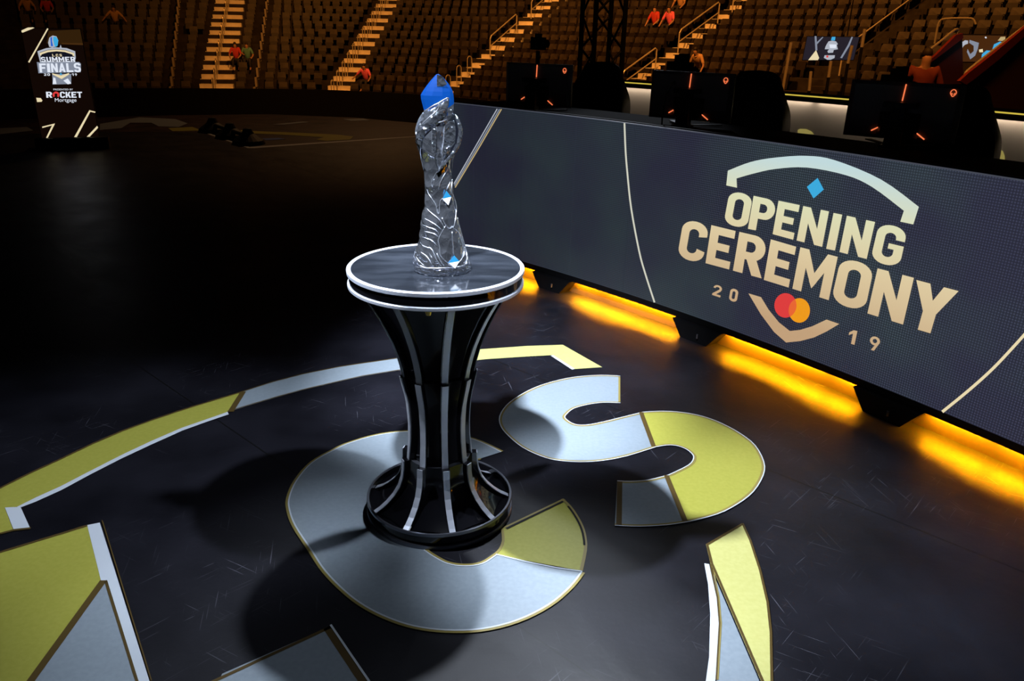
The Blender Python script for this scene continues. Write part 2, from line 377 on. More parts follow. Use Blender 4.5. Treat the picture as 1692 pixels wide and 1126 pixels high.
# letter C under the plinth
t = thing('floor_letter_c', (0, 0, 0), 'large silver letter C on the floor under the plinth, with a gold end segment', 'floor graphic', None)
c_out = resample([(829, 747), (782, 726), (720, 715), (669, 713.7), (621.8, 719.6), (578, 732), (552.5, 743.4), (514.9, 765), (489, 794.9), (477, 822.6), (477, 842.4), (487, 870), (513, 909.7), (536.6, 945), (570, 979), (602, 1002.8), (641.6, 1022.6), (685, 1036.4), (736.6, 1043), (796, 1041), (855, 1026.5), (907, 1000.8), (942.6, 971), (962.4, 946)], 4)
c_in = resample([(819, 917.6), (796, 931.5), (768, 935.4), (740.6, 931.5), (716.8, 919.6), (695, 905), (663, 888), (636, 864), (622, 838), (630, 806), (662, 780), (710, 766), (760, 762), (794, 758)], 4)
b = MB(); b.poly(gp(c_out + c_in)); b.build('silver_panel', 'silver_vinyl', t)
c_gold_o = resample([(930.7, 824.6), (943, 836), (954.5, 852), (964, 870), (969, 888), (970, 909), (963, 944)], 3)
c_gold_i = resample([(819, 917.6), (828, 909), (833.7, 893.9), (831.7, 873)], 3)
b = MB(); b.poly(gp(c_gold_o + c_gold_i)); b.build('gold_panel', 'gold_vinyl', t)
b = MB(); outline(b, gp(c_out), .010, ZD+.001, side=-1); outline(b, gp(c_in), .010, ZD+.001, side=-1); outline(b, gp(c_gold_o), .012, ZD+.0012, side=-1)
outline(b, gp(c_gold_i), .010, ZD+.0012, side=1); outline(b, gp([(831.7, 872), (930.7, 824.6)]), .014, ZD+.0014, side=-1); b.build('outline_trim', 'gold_trim', t)
b = MB(); outline(b, gp(c_out), .006, ZD+.0016, side=1); outline(b, gp([(819, 917.6), (870, 930), (920, 940), (962, 946)]), .006, ZD+.0016)
outline(b, gp(c_in[:20]), .005, ZD+.0016, side=1); b.build('white_bevel', 'white_vinyl', t)
b = MB(); outline(b, gp([(835, 873.5), (929, 828.5)]), .010, ZD+.0018, side=-1); outline(b, gp([(x-3, y+1) for x, y in c_gold_o[3:-4]]), .008, ZD+.0018, side=-1); b.build('dark_groove', 'black', t)

# letter S
t = thing('floor_letter_s', (0, 0, 0), 'large silver and gold letter S on the floor right of the plinth', 'floor graphic')
s_left = [(1024.9, 622.3), (993, 620.8), (951, 623.8), (914.7, 631.3), (884.5, 641.3), (857.4, 655.5), (837.7, 670.6), (826.6, 688.7), (828.7, 705.3), (842.3, 721.9), (864.9, 740), (893.6, 753.6), (917.8, 760.3), (957, 763.6), (996.3, 761.2), (1035.5, 753.6), (1083.8, 738.5)]
s_bowl = [(1108, 735.5), (1129, 740), (1143, 749), (1147, 758), (1138, 770), (1105, 786.2)]
s_low_in = [(1071.7, 794.4), (1041.5, 796.8), (1019.8, 795.9)]
s_low_out = [(1015.9, 868.3), (1056.6, 869.9), (1102, 867.4), (1136.7, 862.3)]
s_right = [(1183.5, 850), (1216.7, 833.6), (1243.8, 812.5), (1260, 785.3), (1261, 764), (1246.9, 737), (1222.7, 717.4), (1192.5, 700.8), (1162, 689.3), (1129, 682.7), (1096, 680.5), (1062.7, 682)]
s_up_in = [(1062.7, 682), (1029.5, 690.2), (996.3, 698.4), (969, 703.2), (948, 701.7), (932.9, 691.7), (935.9, 684.2), (948, 675), (972, 668.5), (996.3, 665.4), (1024.9, 666)]
L_ = resample(s_left, 3); UI = resample(s_up_in, 3)
b = MB(); b.poly(gp(L_ + UI)); b.build('silver_panel', 'silver_vinyl', t)
BO = resample([(1083.8, 738.5)] + s_bowl, 3); RT = resample([(1136.7, 862.3)] + s_right, 3)
b = MB(); b.poly(gp(BO + RT)); b.build('gold_panel', 'gold_vinyl', t)
LI = resample([(1105, 786.2)] + s_low_in, 3); LO = resample(s_low_out, 3)
b = MB(); b.poly(gp(LI + LO)); b.build('silver_panel', 'silver_vinyl', t)
b = MB()
for q, sd in ((L_, 1), (UI, 1), (BO, 1), (RT, 1), (LI, 1), (LO, 1)): outline(b, gp(q), .010, ZD+.001, side=sd)
outline(b, gp([(1024.9, 666), (1024.9, 622.3)]), .010, ZD+.001)
b.build('outline_trim', 'gold_trim', t)
b = MB()
for q in (L_, UI, BO, RT, LI, LO): outline(b, gp(q), .005, ZD+.0016, side=-1)
b.build('white_bevel', 'white_vinyl', t)
for q, sd in (([(1062.7, 682), (1083.8, 738.5)], -1), ([(1105, 786.2), (1136.7, 862.3)], -1), ([(1019.8, 796), (1018, 868)], 1)):
    b = MB(); outline(b, gp(q), .022, ZD+.002, side=sd); b.build('divider_trim', 'brown_trim', t)

# big letter cut by the lower left corner
t = thing('floor_letter_l', (0, 0, 0), 'large gold and silver floor letter with a white side stripe, at the lower left corner', 'floor graphic')
b = MB(); b.poly(gp([(-160, 960), (0, 912), (144, 868), (168, 960), (56, 1124), (-20, 1235), (-160, 1235)])); b.build('gold_panel', 'gold_vinyl', t)
b = MB(); b.poly(gp([(176, 960), (229, 1126), (262, 1235), (-20, 1235), (56, 1126)])); b.build('silver_panel', 'silver_vinyl', t)
b = MB(); b.poly(gp([(144, 868), (165, 864), (177, 959), (167, 961)], ZD+.0008)); b.build('white_bevel', 'white_vinyl', t); b = MB(); b.poly(gp([(165, 864), (247, 1126), (282, 1235), (262, 1235), (229, 1126), (177, 959)], ZD+.0004)); b.build('white_bevel', 'white_vinyl', t)
b = MB(); outline(b, gp([(177, 960), (58, 1126), (-18, 1235)]), .024, ZD+.0014, side=-1); outline(b, gp([(-160, 960), (0, 912), (144, 868)]), .012, ZD+.0014, side=-1)
outline(b, gp([(168, 861), (249, 1126)]), .004, ZD+.0014, side=1); outline(b, gp([(177, 961), (229, 1126), (262, 1235)]), .008, ZD+.0014, side=-1); b.build('outline_trim', 'brown_trim', t)

# the panel at the bottom centre
t = thing('floor_letter_panel', (0, 0, 0), 'pointed silver graphic panel on the floor at the bottom edge, left of centre', 'floor graphic')
b = MB(); b.poly(gp([(544.6, 1036), (606, 1126), (672, 1235), (200, 1235), (364, 1121), (367, 1114)])); b.build('silver_panel', 'silver_vinyl', t)
b = MB(); outline(b, gp([(200, 1229), (349, 1126), (544.6, 1035.3)]), .012, ZD+.001, side=-1); outline(b, gp([(544.6, 1035.3), (606, 1126), (672, 1235)]), .022, ZD+.001, side=-1); b.build('outline_trim', 'brown_trim', t)
b = MB(); outline(b, gp([(544.6, 1034), (607, 1126), (674, 1235)]), .007, ZD+.0014, side=1); b.build('white_bevel', 'white_vinyl', t)

# narrow piece lower right
t = thing('floor_letter_sliver', (0, 0, 0), 'tall narrow cream and silver graphic piece on the floor at the lower right', 'floor graphic')
er = [(1225.3, 865.5), (1238, 893.5), (1254, 942.5), (1266.2, 995), (1271.5, 1044), (1273, 1126), (1272, 1235)]
b = MB(); b.poly(gp(er[:-1] + [(1272.5, 1163), (1257.5, 1126), (1173.5, 930.2), (1166.5, 899.8)])); b.build('gold_panel', 'cream_vinyl', t)
b = MB(); b.poly(gp([(1177, 945), (1254, 1124.4), (1272, 1166), (1272, 1235), (1172, 1235), (1184, 1124), (1189, 1030), (1185, 988)])); b.build('silver_panel', 'silver_vinyl', t)
b = MB(); b.poly(gp([(1163.7, 931.3), (1171.7, 932.7), (1184, 988), (1187.5, 1030), (1182, 1124.4), (1171, 1235), (1148, 1235), (1166.5, 1124.4), (1171.7, 1086), (1173.5, 1016), (1170, 967)], ZD+.0006)); b.build('white_bevel', 'white_vinyl', t)
b = MB(); outline(b, gp(er), .008, ZD+.001, side=1); outline(b, gp([(1225.3, 865.5), (1166.5, 899.8), (1173.5, 930.2)]), .010, ZD+.001, side=1); outline(b, gp([(1173.5, 930.2), (1257.5, 1126), (1273, 1165)]), .009, ZD+.0016, side=1)
outline(b, gp([(1172.5, 933), (1184, 988), (1187.5, 1030), (1182, 1124)]), .006, ZD+.001, side=1); b.build('outline_trim', 'brown_trim', t)
b = MB(); outline(b, gp([(1176, 933), (1187, 988), (1190.5, 1030), (1185, 1124)]), .004, ZD+.0014, side=1); b.build('gold_line', 'gold_trim', t)

# faded graphics of the far half of the stage
ZF = -.004
def far_decal(label, parts):
    t = thing('far_floor_graphic', (0, 0, 0), label, 'floor graphic', 'graphics on the far half of the stage')
    for nm, m, pts in parts: b = MB(); b.poly([G(x, y, ZF) for x, y in pts], .002); b.build(nm, m, t)
far_decal('dim gold pointed arc on the far floor left of the trophy', [('gold_panel', 'gold_vinyl', [(370, 214), (424, 217), (500, 220), (560, 223), (584, 226), (578, 231), (540, 233), (522, 231), (535, 227), (470, 223), (424, 221), (372, 218)]), ('blue_mark', mat('dim_blue_vinyl', (.03, .12, .5), .5), [(432, 229), (460, 228), (472, 230), (440, 232)])])
far_decal('dim grey curved band on the far floor right of the upright screen', [('silver_panel', 'silver_vinyl', [(165, 205), (230, 194), (290, 197), (310, 204), (295, 210), (262, 209), (250, 203), (215, 203), (200, 212), (165, 215)])])
far_decal('small pale patch at the far rim of the floor', [('silver_panel', 'silver_vinyl', [(566, 197), (600, 196), (612, 199), (580, 200)])])
far_decal('thin faint dash on the far floor below the dark boards', [('silver_panel', 'silver_vinyl', [(448, 206), (500, 201), (512, 202), (470, 206)])])
far_decal('small gold patch on the far floor right of the grey band', [('gold_panel', 'gold_vinyl', [(278, 212), (318, 210), (334, 216), (285, 217)])])
far_decal('faint silver rim line along the far edge of the black vinyl', [('silver_panel', 'white_vinyl', [(335, 216), (412, 243), (700, 224.5), (700, 225.6), (412, 246), (330, 217)])])
far_decal('dim brownish blotch on the far floor left of the upright screen', [('silver_panel', 'silver_vinyl', [(0, 212), (45, 210), (55, 216), (0, 222)])])

# ------------------------------------------------------------------ curved LED wall with the players' desk behind it
WC = Vector((-9.17912, -3.79618)); WR = 13.3145
def Wp(phi, off, z): a = math.radians(phi); return Vector((WC.x + (WR+off)*math.sin(a), WC.y + (WR+off)*math.cos(a), z))
def onwall(px, py, off=-.004):
    d = ray(px, py); R = WR+off; a = d.x**2+d.y**2; bb = -2*(d.x*WC.x+d.y*WC.y); c = WC.dot(WC)-R*R
    return CAM + d*((-bb+math.sqrt(bb*bb-4*a*c))/(2*a))
def phi_of(p): return math.degrees(math.atan2(p.x-WC.x, p.y-WC.y))
def wuv(p): return (math.radians(phi_of(p))*WR, p.z)
def at_phi_px(px, py, off): return phi_of(onwall(px, py, off))
P0 = at_phi_px(714, 172, 0); P1 = 66.0
def wall_slab(mb, p0, p1, o0, o1, z0, z1, step=.6):
    n = max(1, int(math.ceil((p1-p0)/step)))
    ring = [[Wp(p0+(p1-p0)*i/n, o, z) for o, z in ((o0, z0), (o1, z0), (o1, z1), (o0, z1))] for i in range(n+1)]
    vs = [p for r in ring for p in r]
    fs = [(i*4+k, i*4+(k+1) % 4, i*4+4+(k+1) % 4, i*4+4+k) for i in range(n) for k in range(4)] + [(3, 2, 1, 0), (n*4, n*4+1, n*4+2, n*4+3)]
    return mb.add(vs, fs)

wall = thing('led_wall', (0, 0, 0), 'long curved LED screen wall on black feet right of the trophy plinth, showing OPENING CEREMONY', 'screen')
ph = P0; SEAM = at_phi_px(1270, 325, 0); step = 2.18
edges = [SEAM + step*k for k in range(-8, 8)]
edges = [P0] + [e for e in edges if P0+.4 < e < P1-.3] + [P1]
for a, c in zip(edges[:-1], edges[1:]):
    b = MB(); wall_slab(b, a+.006, c-.006, 0, .03, .146, 1.256); b.build('screen_module', 'led', wall, uvf=wuv)
b = MB(); wall_slab(b, P0, P1, .004, .034, .104, .1455); wall_slab(b, P0, P1, .006, .05, .1455, 1.25); b.build('frame', 'black', wall)
b = MB(); wall_slab(b, P0, P1, .0, .03, 1.256, 1.2585); b.build('top_edge', mat('glowing_grey_top_edge', (.15, .16, .2), .5, emit=(.05, .055, .075)), wall)  # faint emission keeps the edge bright, it is no light source
FEET = [45.35-5.45, 45.35, 50.98, 56.40, 61.85]
for f in FEET[0:]:
    b = MB()
    A = [Wp(f-.80, -.03, .1035), Wp(f+.80, -.03, .1035), Wp(f+.44, -.04, 0), Wp(f-.44, -.04, 0)]
    B_ = [Wp(f-.80, .066, .1035), Wp(f+.80, .066, .1035), Wp(f+.44, .066, 0), Wp(f-.44, .066, 0)]
    b.hexa(A, B_); ft = b.build('foot', 'black', wall)
    b = MB(); b.tube([Wp(f+.15, -.05, .035), Wp(f+.15, -.05, .062)], .006, 8); b.build('bolt', 'dark_metal', ft)

def wpoly(pts, m, name, lift=.0): 
    b = MB(); b.poly([onwall(x, y, -.003-lift) for x, y in pts]); return b.build(name, m, wall, uvf=wuv)
# --- the emblem
arc = resample([(1202.6, 282.2), (1240.4, 267.8), (1281, 260.6), (1333, 257.7), (1380, 265.1), (1456, 297), (1518.2, 342)], 4)
inn = resample([(1493.5, 348.5), (1441.7, 309.6), (1398, 289.7), (1333, 277), (1281, 279.4), (1245, 287), (1217, 295)], 4)
wpoly(arc + [(1509, 371.1), (1487.5, 366.5)] + inn + [(1217.7, 310.4), (1200, 306.6)], 'cream', 'screen_arc')
wpoly([(1351, 294.2), (1361.1, 313.4), (1344.2, 328.2), (1333.2, 308.9)], 'e_cyan', 'screen_diamond')
wpoly([(1236.6, 485.1), (1257.5, 491.4), (1270, 512), (1287, 533), (1305, 547.3), (1322, 545.5), (1342, 539.5), (1365.7, 528.4), (1386.7, 535.6), (1366, 548), (1345, 558), (1322, 564), (1298.8, 566.3), (1279, 549), (1257, 519.5)], 'cream', 'screen_chevron')
def ell(cx, cy, rx, ry, n=40): return [(cx+rx*math.cos(2*PI*k/n), cy+ry*math.sin(2*PI*k/n)) for k in range(n)]
wpoly(ell(1320.7, 513.3, 17.6, 20.3), 'e_orange', 'screen_orange_disc')
wpoly(ell(1297.8, 505, 18.3, 20.3), 'e_red', 'screen_red_disc', .001)
lens = [p for p in ell(1297.8, 505, 18.3, 20.3, 80) if ((p[0]-1320.7)/17.6)**2+((p[1]-513.3)/20.3)**2 <= 1]
lens2 = [p for p in ell(1320.7, 513.3, 17.6, 20.3, 80) if ((p[0]-1297.8)/18.3)**2+((p[1]-505)/20.3)**2 <= 1]
lens = sorted(lens+lens2, key=lambda p: math.atan2(p[1]-509, p[0]-1309.5)); wpoly(lens, 'e_overlap', 'screen_disc_overlap', .002)
# --- lettering: every glyph is drawn in a unit cell (y up) and set into the cell of its letter
SW = .30
def seg(p, q, w0): 
    (x0, y0), (x1, y1) = p, q; return None
def ring_(o, i): return ('ring', o, i)
def rr(x0, y0, x1, y1, r, n=6):
    """rounded box, counter-clockwise"""
    out = []
    for cx, cy, a in ((x1-r[0], y1-r[1], 0), (x0+r[0], y1-r[1], 90), (x0+r[0], y0+r[1], 180), (x1-r[0], y0+r[1], 270)):
        for k in range(n+1): t = math.radians(a+90*k/n); out.append((cx+r[0]*math.cos(t), cy+r[1]*math.sin(t)))
    return out
def band(o, i, a, c):
    """closed-ring quads between two loops from index a to c"""
    n = len(o); return [[o[k % n], o[(k+1) % n], i[(k+1) % n], i[k % n]] for k in range(a, c)]
OO = rr(0, -.02, 1, 1.02, (.48, .26)); OI = rr(.31, .18, .69, .82, (.19, .12)); NO = len(OO)
def gl_O(): return band(OO, OI, 0, NO)
def gl_C(): 
    return band(OO, OI, 0, 27) + [[OO[0], (1, .68), (.69, .64), OI[0]], [OO[27], OI[27], (.69, .33), (1, .29)]]
def gl_G(): return band(OO, OI, 0, 27) + [[OO[0], (1, .66), (.69, .66), OI[0]], [OO[27], (1, .54), (.69, .54), OI[27]], [(.48, .40), (.48, .54), (.75, .54), (.75, .40)]]
def gl_E(): return [[(0, 0), (0, 1), (.36, 1), (.36, 0)], [(.3, 1), (1, 1), (1, .80), (.3, .80)], [(.3, .60), (.86, .60), (.86, .41), (.3, .41)], [(.3, .20), (1, .20), (1, 0), (.3, 0)]]
PO = rr(0, .36, 1, 1, (.42, .32)); PI_ = rr(.25, .55, .66, .80, (.16, .12))
def gl_P(): 
    o = rr(-.3, .36, 1, 1, (.42, .32)); i = rr(.34, .55, .66, .81, (.16, .12))
    q = band(o, i, 0, 7) + band(o, i, 21, 28) + [[o[27], o[0], i[0], i[27]]]
    return q + [[(0, 0), (0, 1), (.34, 1), (.34, 0)], [(.3, .81), (.3, 1), o[6], i[6]], [(.3, .36), (.3, .55), i[21], o[21]]]
def gl_R(): return [g for g in gl_P()] + [[(.38, .40), (.72, .44), (1.02, 0), (.66, 0)]]
def gl_N(): return [[(0, 0), (0, 1), (.31, 1), (.31, 0)], [(.69, 0), (.69, 1), (1, 1), (1, 0)], [(0, 1), (.31, 1), (1, 0), (.69, 0)]]
def gl_I(): return [[(0, 0), (0, 1), (1, 1), (1, 0)]]
def gl_M(): return [[(0, 0), (0, 1), (.25, 1), (.25, 0)], [(.75, 0), (.75, 1), (1, 1), (1, 0)], [(0, 1), (.25, 1), (.60, .30), (.5, .14)], [(.25, 1), (0, 1), (.40, .30), (.5, .14)][:0] or [(.75, 1), (1, 1), (.5, .14), (.40, .30)], [(.40, .30), (.5, .5), (.60, .30), (.5, .14)]]
def gl_Y(): return [[(0, 1), (.34, 1), (.56, .56), (.34, .42)], [(.66, 1), (1, 1), (.66, .42), (.44, .56)], [(.34, 0), (.34, .46), (.66, .46), (.66, 0)], [(.34, .44), (.5, .66), (.66, .44), (.5, .4)]]
def gl_2(): 
    o = rr(0, .42, 1, 1, (.5, .29)); i = rr(.26, .56, .74, .84, (.24, .14))
    return band(o, i, 0, 13) + [[o[0], i[0], (.70, .62), (.98, .60)], [(.98, .62), (.70, .64), (0, .16), (.0, .0), ][:4], [(.98, .62), (0, 0), (.38, .12), (.9, .5)], [(0, 0), (0, .18), (1, .18), (1, 0)]]
def gl_0(): return gl_O()
def gl_1(): return [[(.45, 0), (.45, 1), (.85, 1), (.85, 0)], [(.45, 1), (0, .78), (0, .58), (.45, .76)]]
def gl_9():
    o = rr(0, .38, 1, 1, (.5, .31)); i = rr(.28, .54, .72, .84, (.22, .15))
    return band(o, i, 0, 28) + [[(1, .66), (.72, .60), (.28, 0), (.60, 0)]]
def homog(px4):
    """unit square -> quad (TL,TR,BR,BL) projective map"""
    (x0, y0), (x1, y1), (x2, y2), (x3, y3) = px4[3], px4[2], px4[1], px4[0]      # (0,0),(1,0),(1,1),(0,1)
    dx1, dx2, dx3 = x1-x2, x3-x2, x0-x1+x2-x3; dy1, dy2, dy3 = y1-y2, y3-y2, y0-y1+y2-y3
    den = dx1*dy2-dx2*dy1; g = (dx3*dy2-dx2*dy3)/den; h = (dx1*dy3-dx3*dy1)/den
    return lambda u, v: ((((x1-x0+g*x1)*u+(x3-x0+h*x3)*v+x0)/(g*u+h*v+1)), (((y1-y0+g*y1)*u+(y3-y0+h*y3)*v+y0)/(g*u+h*v+1)))
CELL = [
 ('O', [(1205.6, 316), (1244.2, 324.1), (1234.3, 377.4), (1195.6, 369)]), ('P', [(1245.2, 323.7), (1283.5, 332), (1274, 386), (1235.8, 378.3)]),
 ('E', [(1286.4, 331.8), (1321.4, 339.1), (1310.6, 396.4), (1276.6, 387.1)]), ('N', [(1327.2, 340.6), (1369.7, 349.6), (1358.4, 408.2), (1316.2, 397.6)]),
 ('I', [(1377.3, 352), (1391.6, 355), (1379.6, 414.3), (1365.1, 411.3)]), ('N', [(1399.3, 356.6), (1445.9, 367), (1432, 428.2), (1387, 416.6)]),
 ('G', [(1452.5, 369), (1499.5, 379.8), (1486, 442), (1438, 430)]),
 ('C', [(1129.5, 363), (1172, 372.8), (1160.5, 435), (1119, 424)]), ('E', [(1175.4, 372.2), (1215.5, 382), (1204.7, 445.5), (1165.7, 435.1)]),
 ('R', [(1221.7, 383.4), (1268, 394), (1257.5, 460.1), (1211, 447.4)]), ('E', [(1273.7, 395.7), (1315.5, 408), (1303, 475.4), (1262, 462.7)]),
 ('M', [(1322.5, 408.8), (1384.2, 424.7), (1369.2, 496.3), (1309.2, 477.3)]), ('O', [(1389.5, 426.3), (1444.3, 441.2), (1428.8, 514.7), (1373, 498)]),
 ('N', [(1450.1, 443.7), (1510.1, 459.4), (1492.1, 536.7), (1433.2, 518.2)]), ('Y', [(1514, 462.8), (1584, 481.3), (1560, 558), (1494.5, 538.5)]),
 ('2', [(1180, 470), (1194, 473.5), (1190, 492), (1176.5, 487.5)]), ('0', [(1207.5, 476.5), (1220.5, 480), (1217, 500), (1204, 496)]),
 ('1', [(1404, 544.5), (1419, 548), (1414, 571), (1400, 566.5)]), ('9', [(1439, 554.5), (1455.5, 559), (1450.5, 582), (1434.5, 577)])]
GL = dict(O=gl_O, P=gl_P, E=gl_E, N=gl_N, I=gl_I, G=gl_G, C=gl_C, R=gl_R, M=gl_M, Y=gl_Y)
GL.update({'2': gl_2, '0': gl_0, '1': gl_1, '9': gl_9})
for ch, q in CELL:
    Hm = homog(q); b = MB()
    for k, poly in enumerate(GL[ch]()):
        pts = [onwall(*Hm(u, v), -.003-.00004*k) for u, v in poly]
        b.add(pts, [tuple(range(len(pts)))])
    b.build('screen_letter', 'cream', wall, uvf=wuv)
def wline(pts, wpx, m):
    A = []; B_ = []
    for i, p in enumerate(pts):
        t = Vector(pts[min(i+1, len(pts)-1)]) - Vector(pts[max(i-1, 0)]); t.normalize(); n = Vector((-t.y, t.x))*wpx/2
        A.append(onwall(p[0]+n.x, p[1]+n.y, -.002)); B_.append(onwall(p[0]-n.x, p[1]-n.y, -.002))
    b = MB(); b.strip(A, B_); b.build('screen_line', m, wall, uvf=wuv)
wline(resample([(1031.8, 203.3), (1033.5, 247), (1036.5, 285), (1043, 345), (1056, 415), (1066, 452), (1081.5, 500)], 4), 2.8, 'e_line')
wline(resample([(1700, 545), (1675, 573), (1640, 610), (1600, 646), (1557, 681)], 4), 5, 'e_cream')
wline([(821.5, 180), (787, 240), (750, 304)], 1.6, 'e_silver'); wline([(828.5, 180.5), (794, 240), (752, 310)], 1.8, 'e_gold'); wline([(825.3, 180.5), (790.8, 240), (751, 307)], 2, 'e_grey')

# amber lit gap below the wall: riser front board, strip lights between the feet
b = MB(); wall_slab(b, P0, P1, .068, 3.4, 0, .30, 1.2); riser = b.build('riser_platform', 'black', None); tag(riser, 'black raised platform behind the LED wall carrying the players desk', 'platform')
b = MB(); wall_slab(b, P0+.01, P1-.01, .064, .0675, 0, .30); o = b.build('front_board', 'amber_board', riser)
for k in range(7):
    a, c = P0+.1+k*(P1-P0)/7, P0+(k+1)*(P1-P0)/7-.02
    p = Wp((a+c)/2, .045, .114); tg = Wp((a+c)/2, .015, 0)
    l = area('gap_light', p, tg, 9.0*(c-a), (1, .35, .002), math.radians(c-a)*WR, .016)
    a2 = math.radians((a+c)/2)
    xd = Vector((math.cos(a2), -math.sin(a2), 0)); zd = (p - tg).normalized(); yd = zd.cross(xd).normalized()
    mm = Matrix((xd, yd, zd)).transposed().to_4x4(); mm.translation = p; l.matrix_world = mm

# players' desk
b = MB(); wall_slab(b, P0-.5, P1, .06, 1.0, 1.17, 1.20); desk = b.build('players_desk', 'desk', None); tag(desk, 'long curved dark brown desk top running behind the LED wall', 'desk')
b = MB(); wall_slab(b, P0-.5, P1, .05, .08, 1.17, 1.262); b.build('front_lip', 'black', desk)
for k in range(6):
    b = MB(); wall_slab(b, 42.5+k*4.6, 42.7+k*4.6, .1, .95, .30, 1.17); b.build('support', 'black', desk)

# low counter behind the chairs with its light strip and lit white front
CO = 2.55
pc0 = at_phi_px(985, 137, CO)
cn = thing('rear_counter', (0, 0, 0), 'curved black counter behind the gaming chairs with glowing strip and pale lit front', 'counter')
def zc(px, py, off): return onwall(px, py, off).z
zs = zc(1294.6, 155.3, CO-.3)
zp = zc(1300, 165, CO)
b = MB(); wall_slab(b, pc0, P1+6, CO-.3, CO+.25, zp+.02, zs-.015); b.build('counter_top', 'black', cn)
b = MB(); wall_slab(b, pc0, P1+6, CO-.31, CO-.29, zs-.007, zs+.002); b.build('light_strip', 'e_strip', cn)
b = MB(); wall_slab(b, pc0, P1+6, CO, CO+.05, .3, zp+.02); b.build('front_panel', 'white_panel', cn)
for q in ([(1318, 215), (1322, 213), (1332, 213.5), (1340, 217), (1345, 222), (1318, 221)], [(1652, 247), (1657, 250), (1660, 258), (1660, 265), (1646, 264)]):
    b = MB(); b.poly([onwall(x, y, CO-.004) for x, y in q]); b.build('gold_mark', mat('glowing_gold_mark', (.8, .72, .30), .5, emit=(.35, .30, .08), estr=.6), cn)  # brightness of the marks is partly painted in as emission
for k in range(5):
    pm = pc0 + 1.6 + k*4.6; p = Wp(pm, CO-.035, zp+.012); tg = Wp(pm, CO-.01, .9)
    l = area('counter_light', p, tg, .85, (1, .78, .58), math.radians(4.4)*(WR+CO), .02)
    a2 = math.radians(pm); xd = Vector((math.cos(a2), -math.sin(a2), 0)); zd = (p-tg).normalized(); yd = zd.cross(xd).normalized()
    mm = Matrix((xd, yd, zd)).transposed().to_4x4(); mm.translation = p; l.matrix_world = mm

# monitors seen from behind
def polar(px, d, z): a = AZ(px, 180); return Vector((d*math.sin(a), d*math.cos(a), z))
def make_monitor():
    t = thing('monitor', (0, 0, 0), '', 'monitor')
    Wd, Hh = .60, .335; b = MB()                       # back faces -y (towards the photographer)
    nx = 8
    for z0, z1 in ((.02, Hh-.0), ):
        A = [(-Wd/2, 0, z0), (Wd/2, 0, z0), (Wd/2, 0, z1), (-Wd/2, 0, z1)]; B_ = [(-Wd/2+.03, -.022, z0+.02), (Wd/2-.03, -.022, z0+.02), (Wd/2-.03, -.022, z1-.02), (-Wd/2+.03, -.022, z1-.02)]
        b.hexa(A, B_); b.hexa([(x, .012, z) for x, _, z in A], A)
    b.build('shell', 'monitor', t)
    b = MB(); b.hexa([(-.11, -.022, .03), (.11, -.022, .03), (.11, -.022, .17), (-.11, -.022, .17)], [(-.09, -.045, .04), (.09, -.045, .04), (.09, -.045, .15), (-.09, -.045, .15)]); b.build('lower_hub', 'monitor_dark', t)
    b = MB(); b.hexa([(-.035, -.035, .20), (.035, -.035, .20), (.035, -.10, .20), (-.035, -.10, .20)], [(-.04, -.045, -.005), (.04, -.045, -.005), (.045, -.12, -.005), (-.045, -.12, -.005)])
    b.box((0, -.06, .215), (.17, .09, .03)); b.build('stand', 'monitor_dark', t)
    b = MB()
    for sx in (-1, 1): b.hexa([(sx*.02, -.05, -.012), (sx*.05, -.05, -.012), (sx*.2, .13, -.012), (sx*.17, .15, -.012)], [(sx*.02, -.05, -.004), (sx*.05, -.05, -.004), (sx*.2, .13, -.004), (sx*.17, .15, -.004)])
    b.box((0, -.09, -.01), (.12, .1, .014)); b.build('foot', 'monitor_dark', t)
    for pts in ([(0, -.0245, .325), (-.004, -.0245, .235)], [(.075, -.0245, .085), (.15, -.0245, .035)], [(-.09, -.0245, .09), (-.14, -.0245, .060)]):
        b = MB(); b.tube(pts, .0035, 6); b.build('light_line', 'e_amberline', t)
    b = MB(); pts = []
    for k in range(16):
        a = 2*PI*k/16; r = .0145; x = r*math.cos(a)*(.85 if math.sin(a) < 0 else 1)*(.75 if math.sin(a) < -.6 else 1); pts.append((.245+x, -.0245, .292+r*1.25*math.sin(a)))
    b.tube(pts, .0022, 6, True)
    for sx in (-1, 1): b.tube([(.245+sx*.0085, -.0245, .292), (.245+sx*.003, -.0245, .284)], .0022, 6)
    b.build('glowing_head_emblem', 'e_amberline', t)
    return t
mon = make_monitor(); collect()
MONL = ['monitor back with orange light lines, nearest the trophy of the three', 'middle of the three monitors on the desk, orange light lines', 'largest and rightmost monitor back on the desk, orange light lines']
for i, (px, d, la) in enumerate(((888, 6.45, MONL[0]), (1139, 5.72, MONL[1]), (1491, 5.15, MONL[2]))):
    o = mon if i == 0 else copy_tree(mon)
    p = polar(px, d, 1.219 + (.012 if i == 2 else 0)); ph = phi_of(p); o.location = p
    o.rotation_euler = (0, 0, -math.radians(ph-(10, 13, 17)[i])); tag(o, la, 'monitor', 'monitors on the players desk')

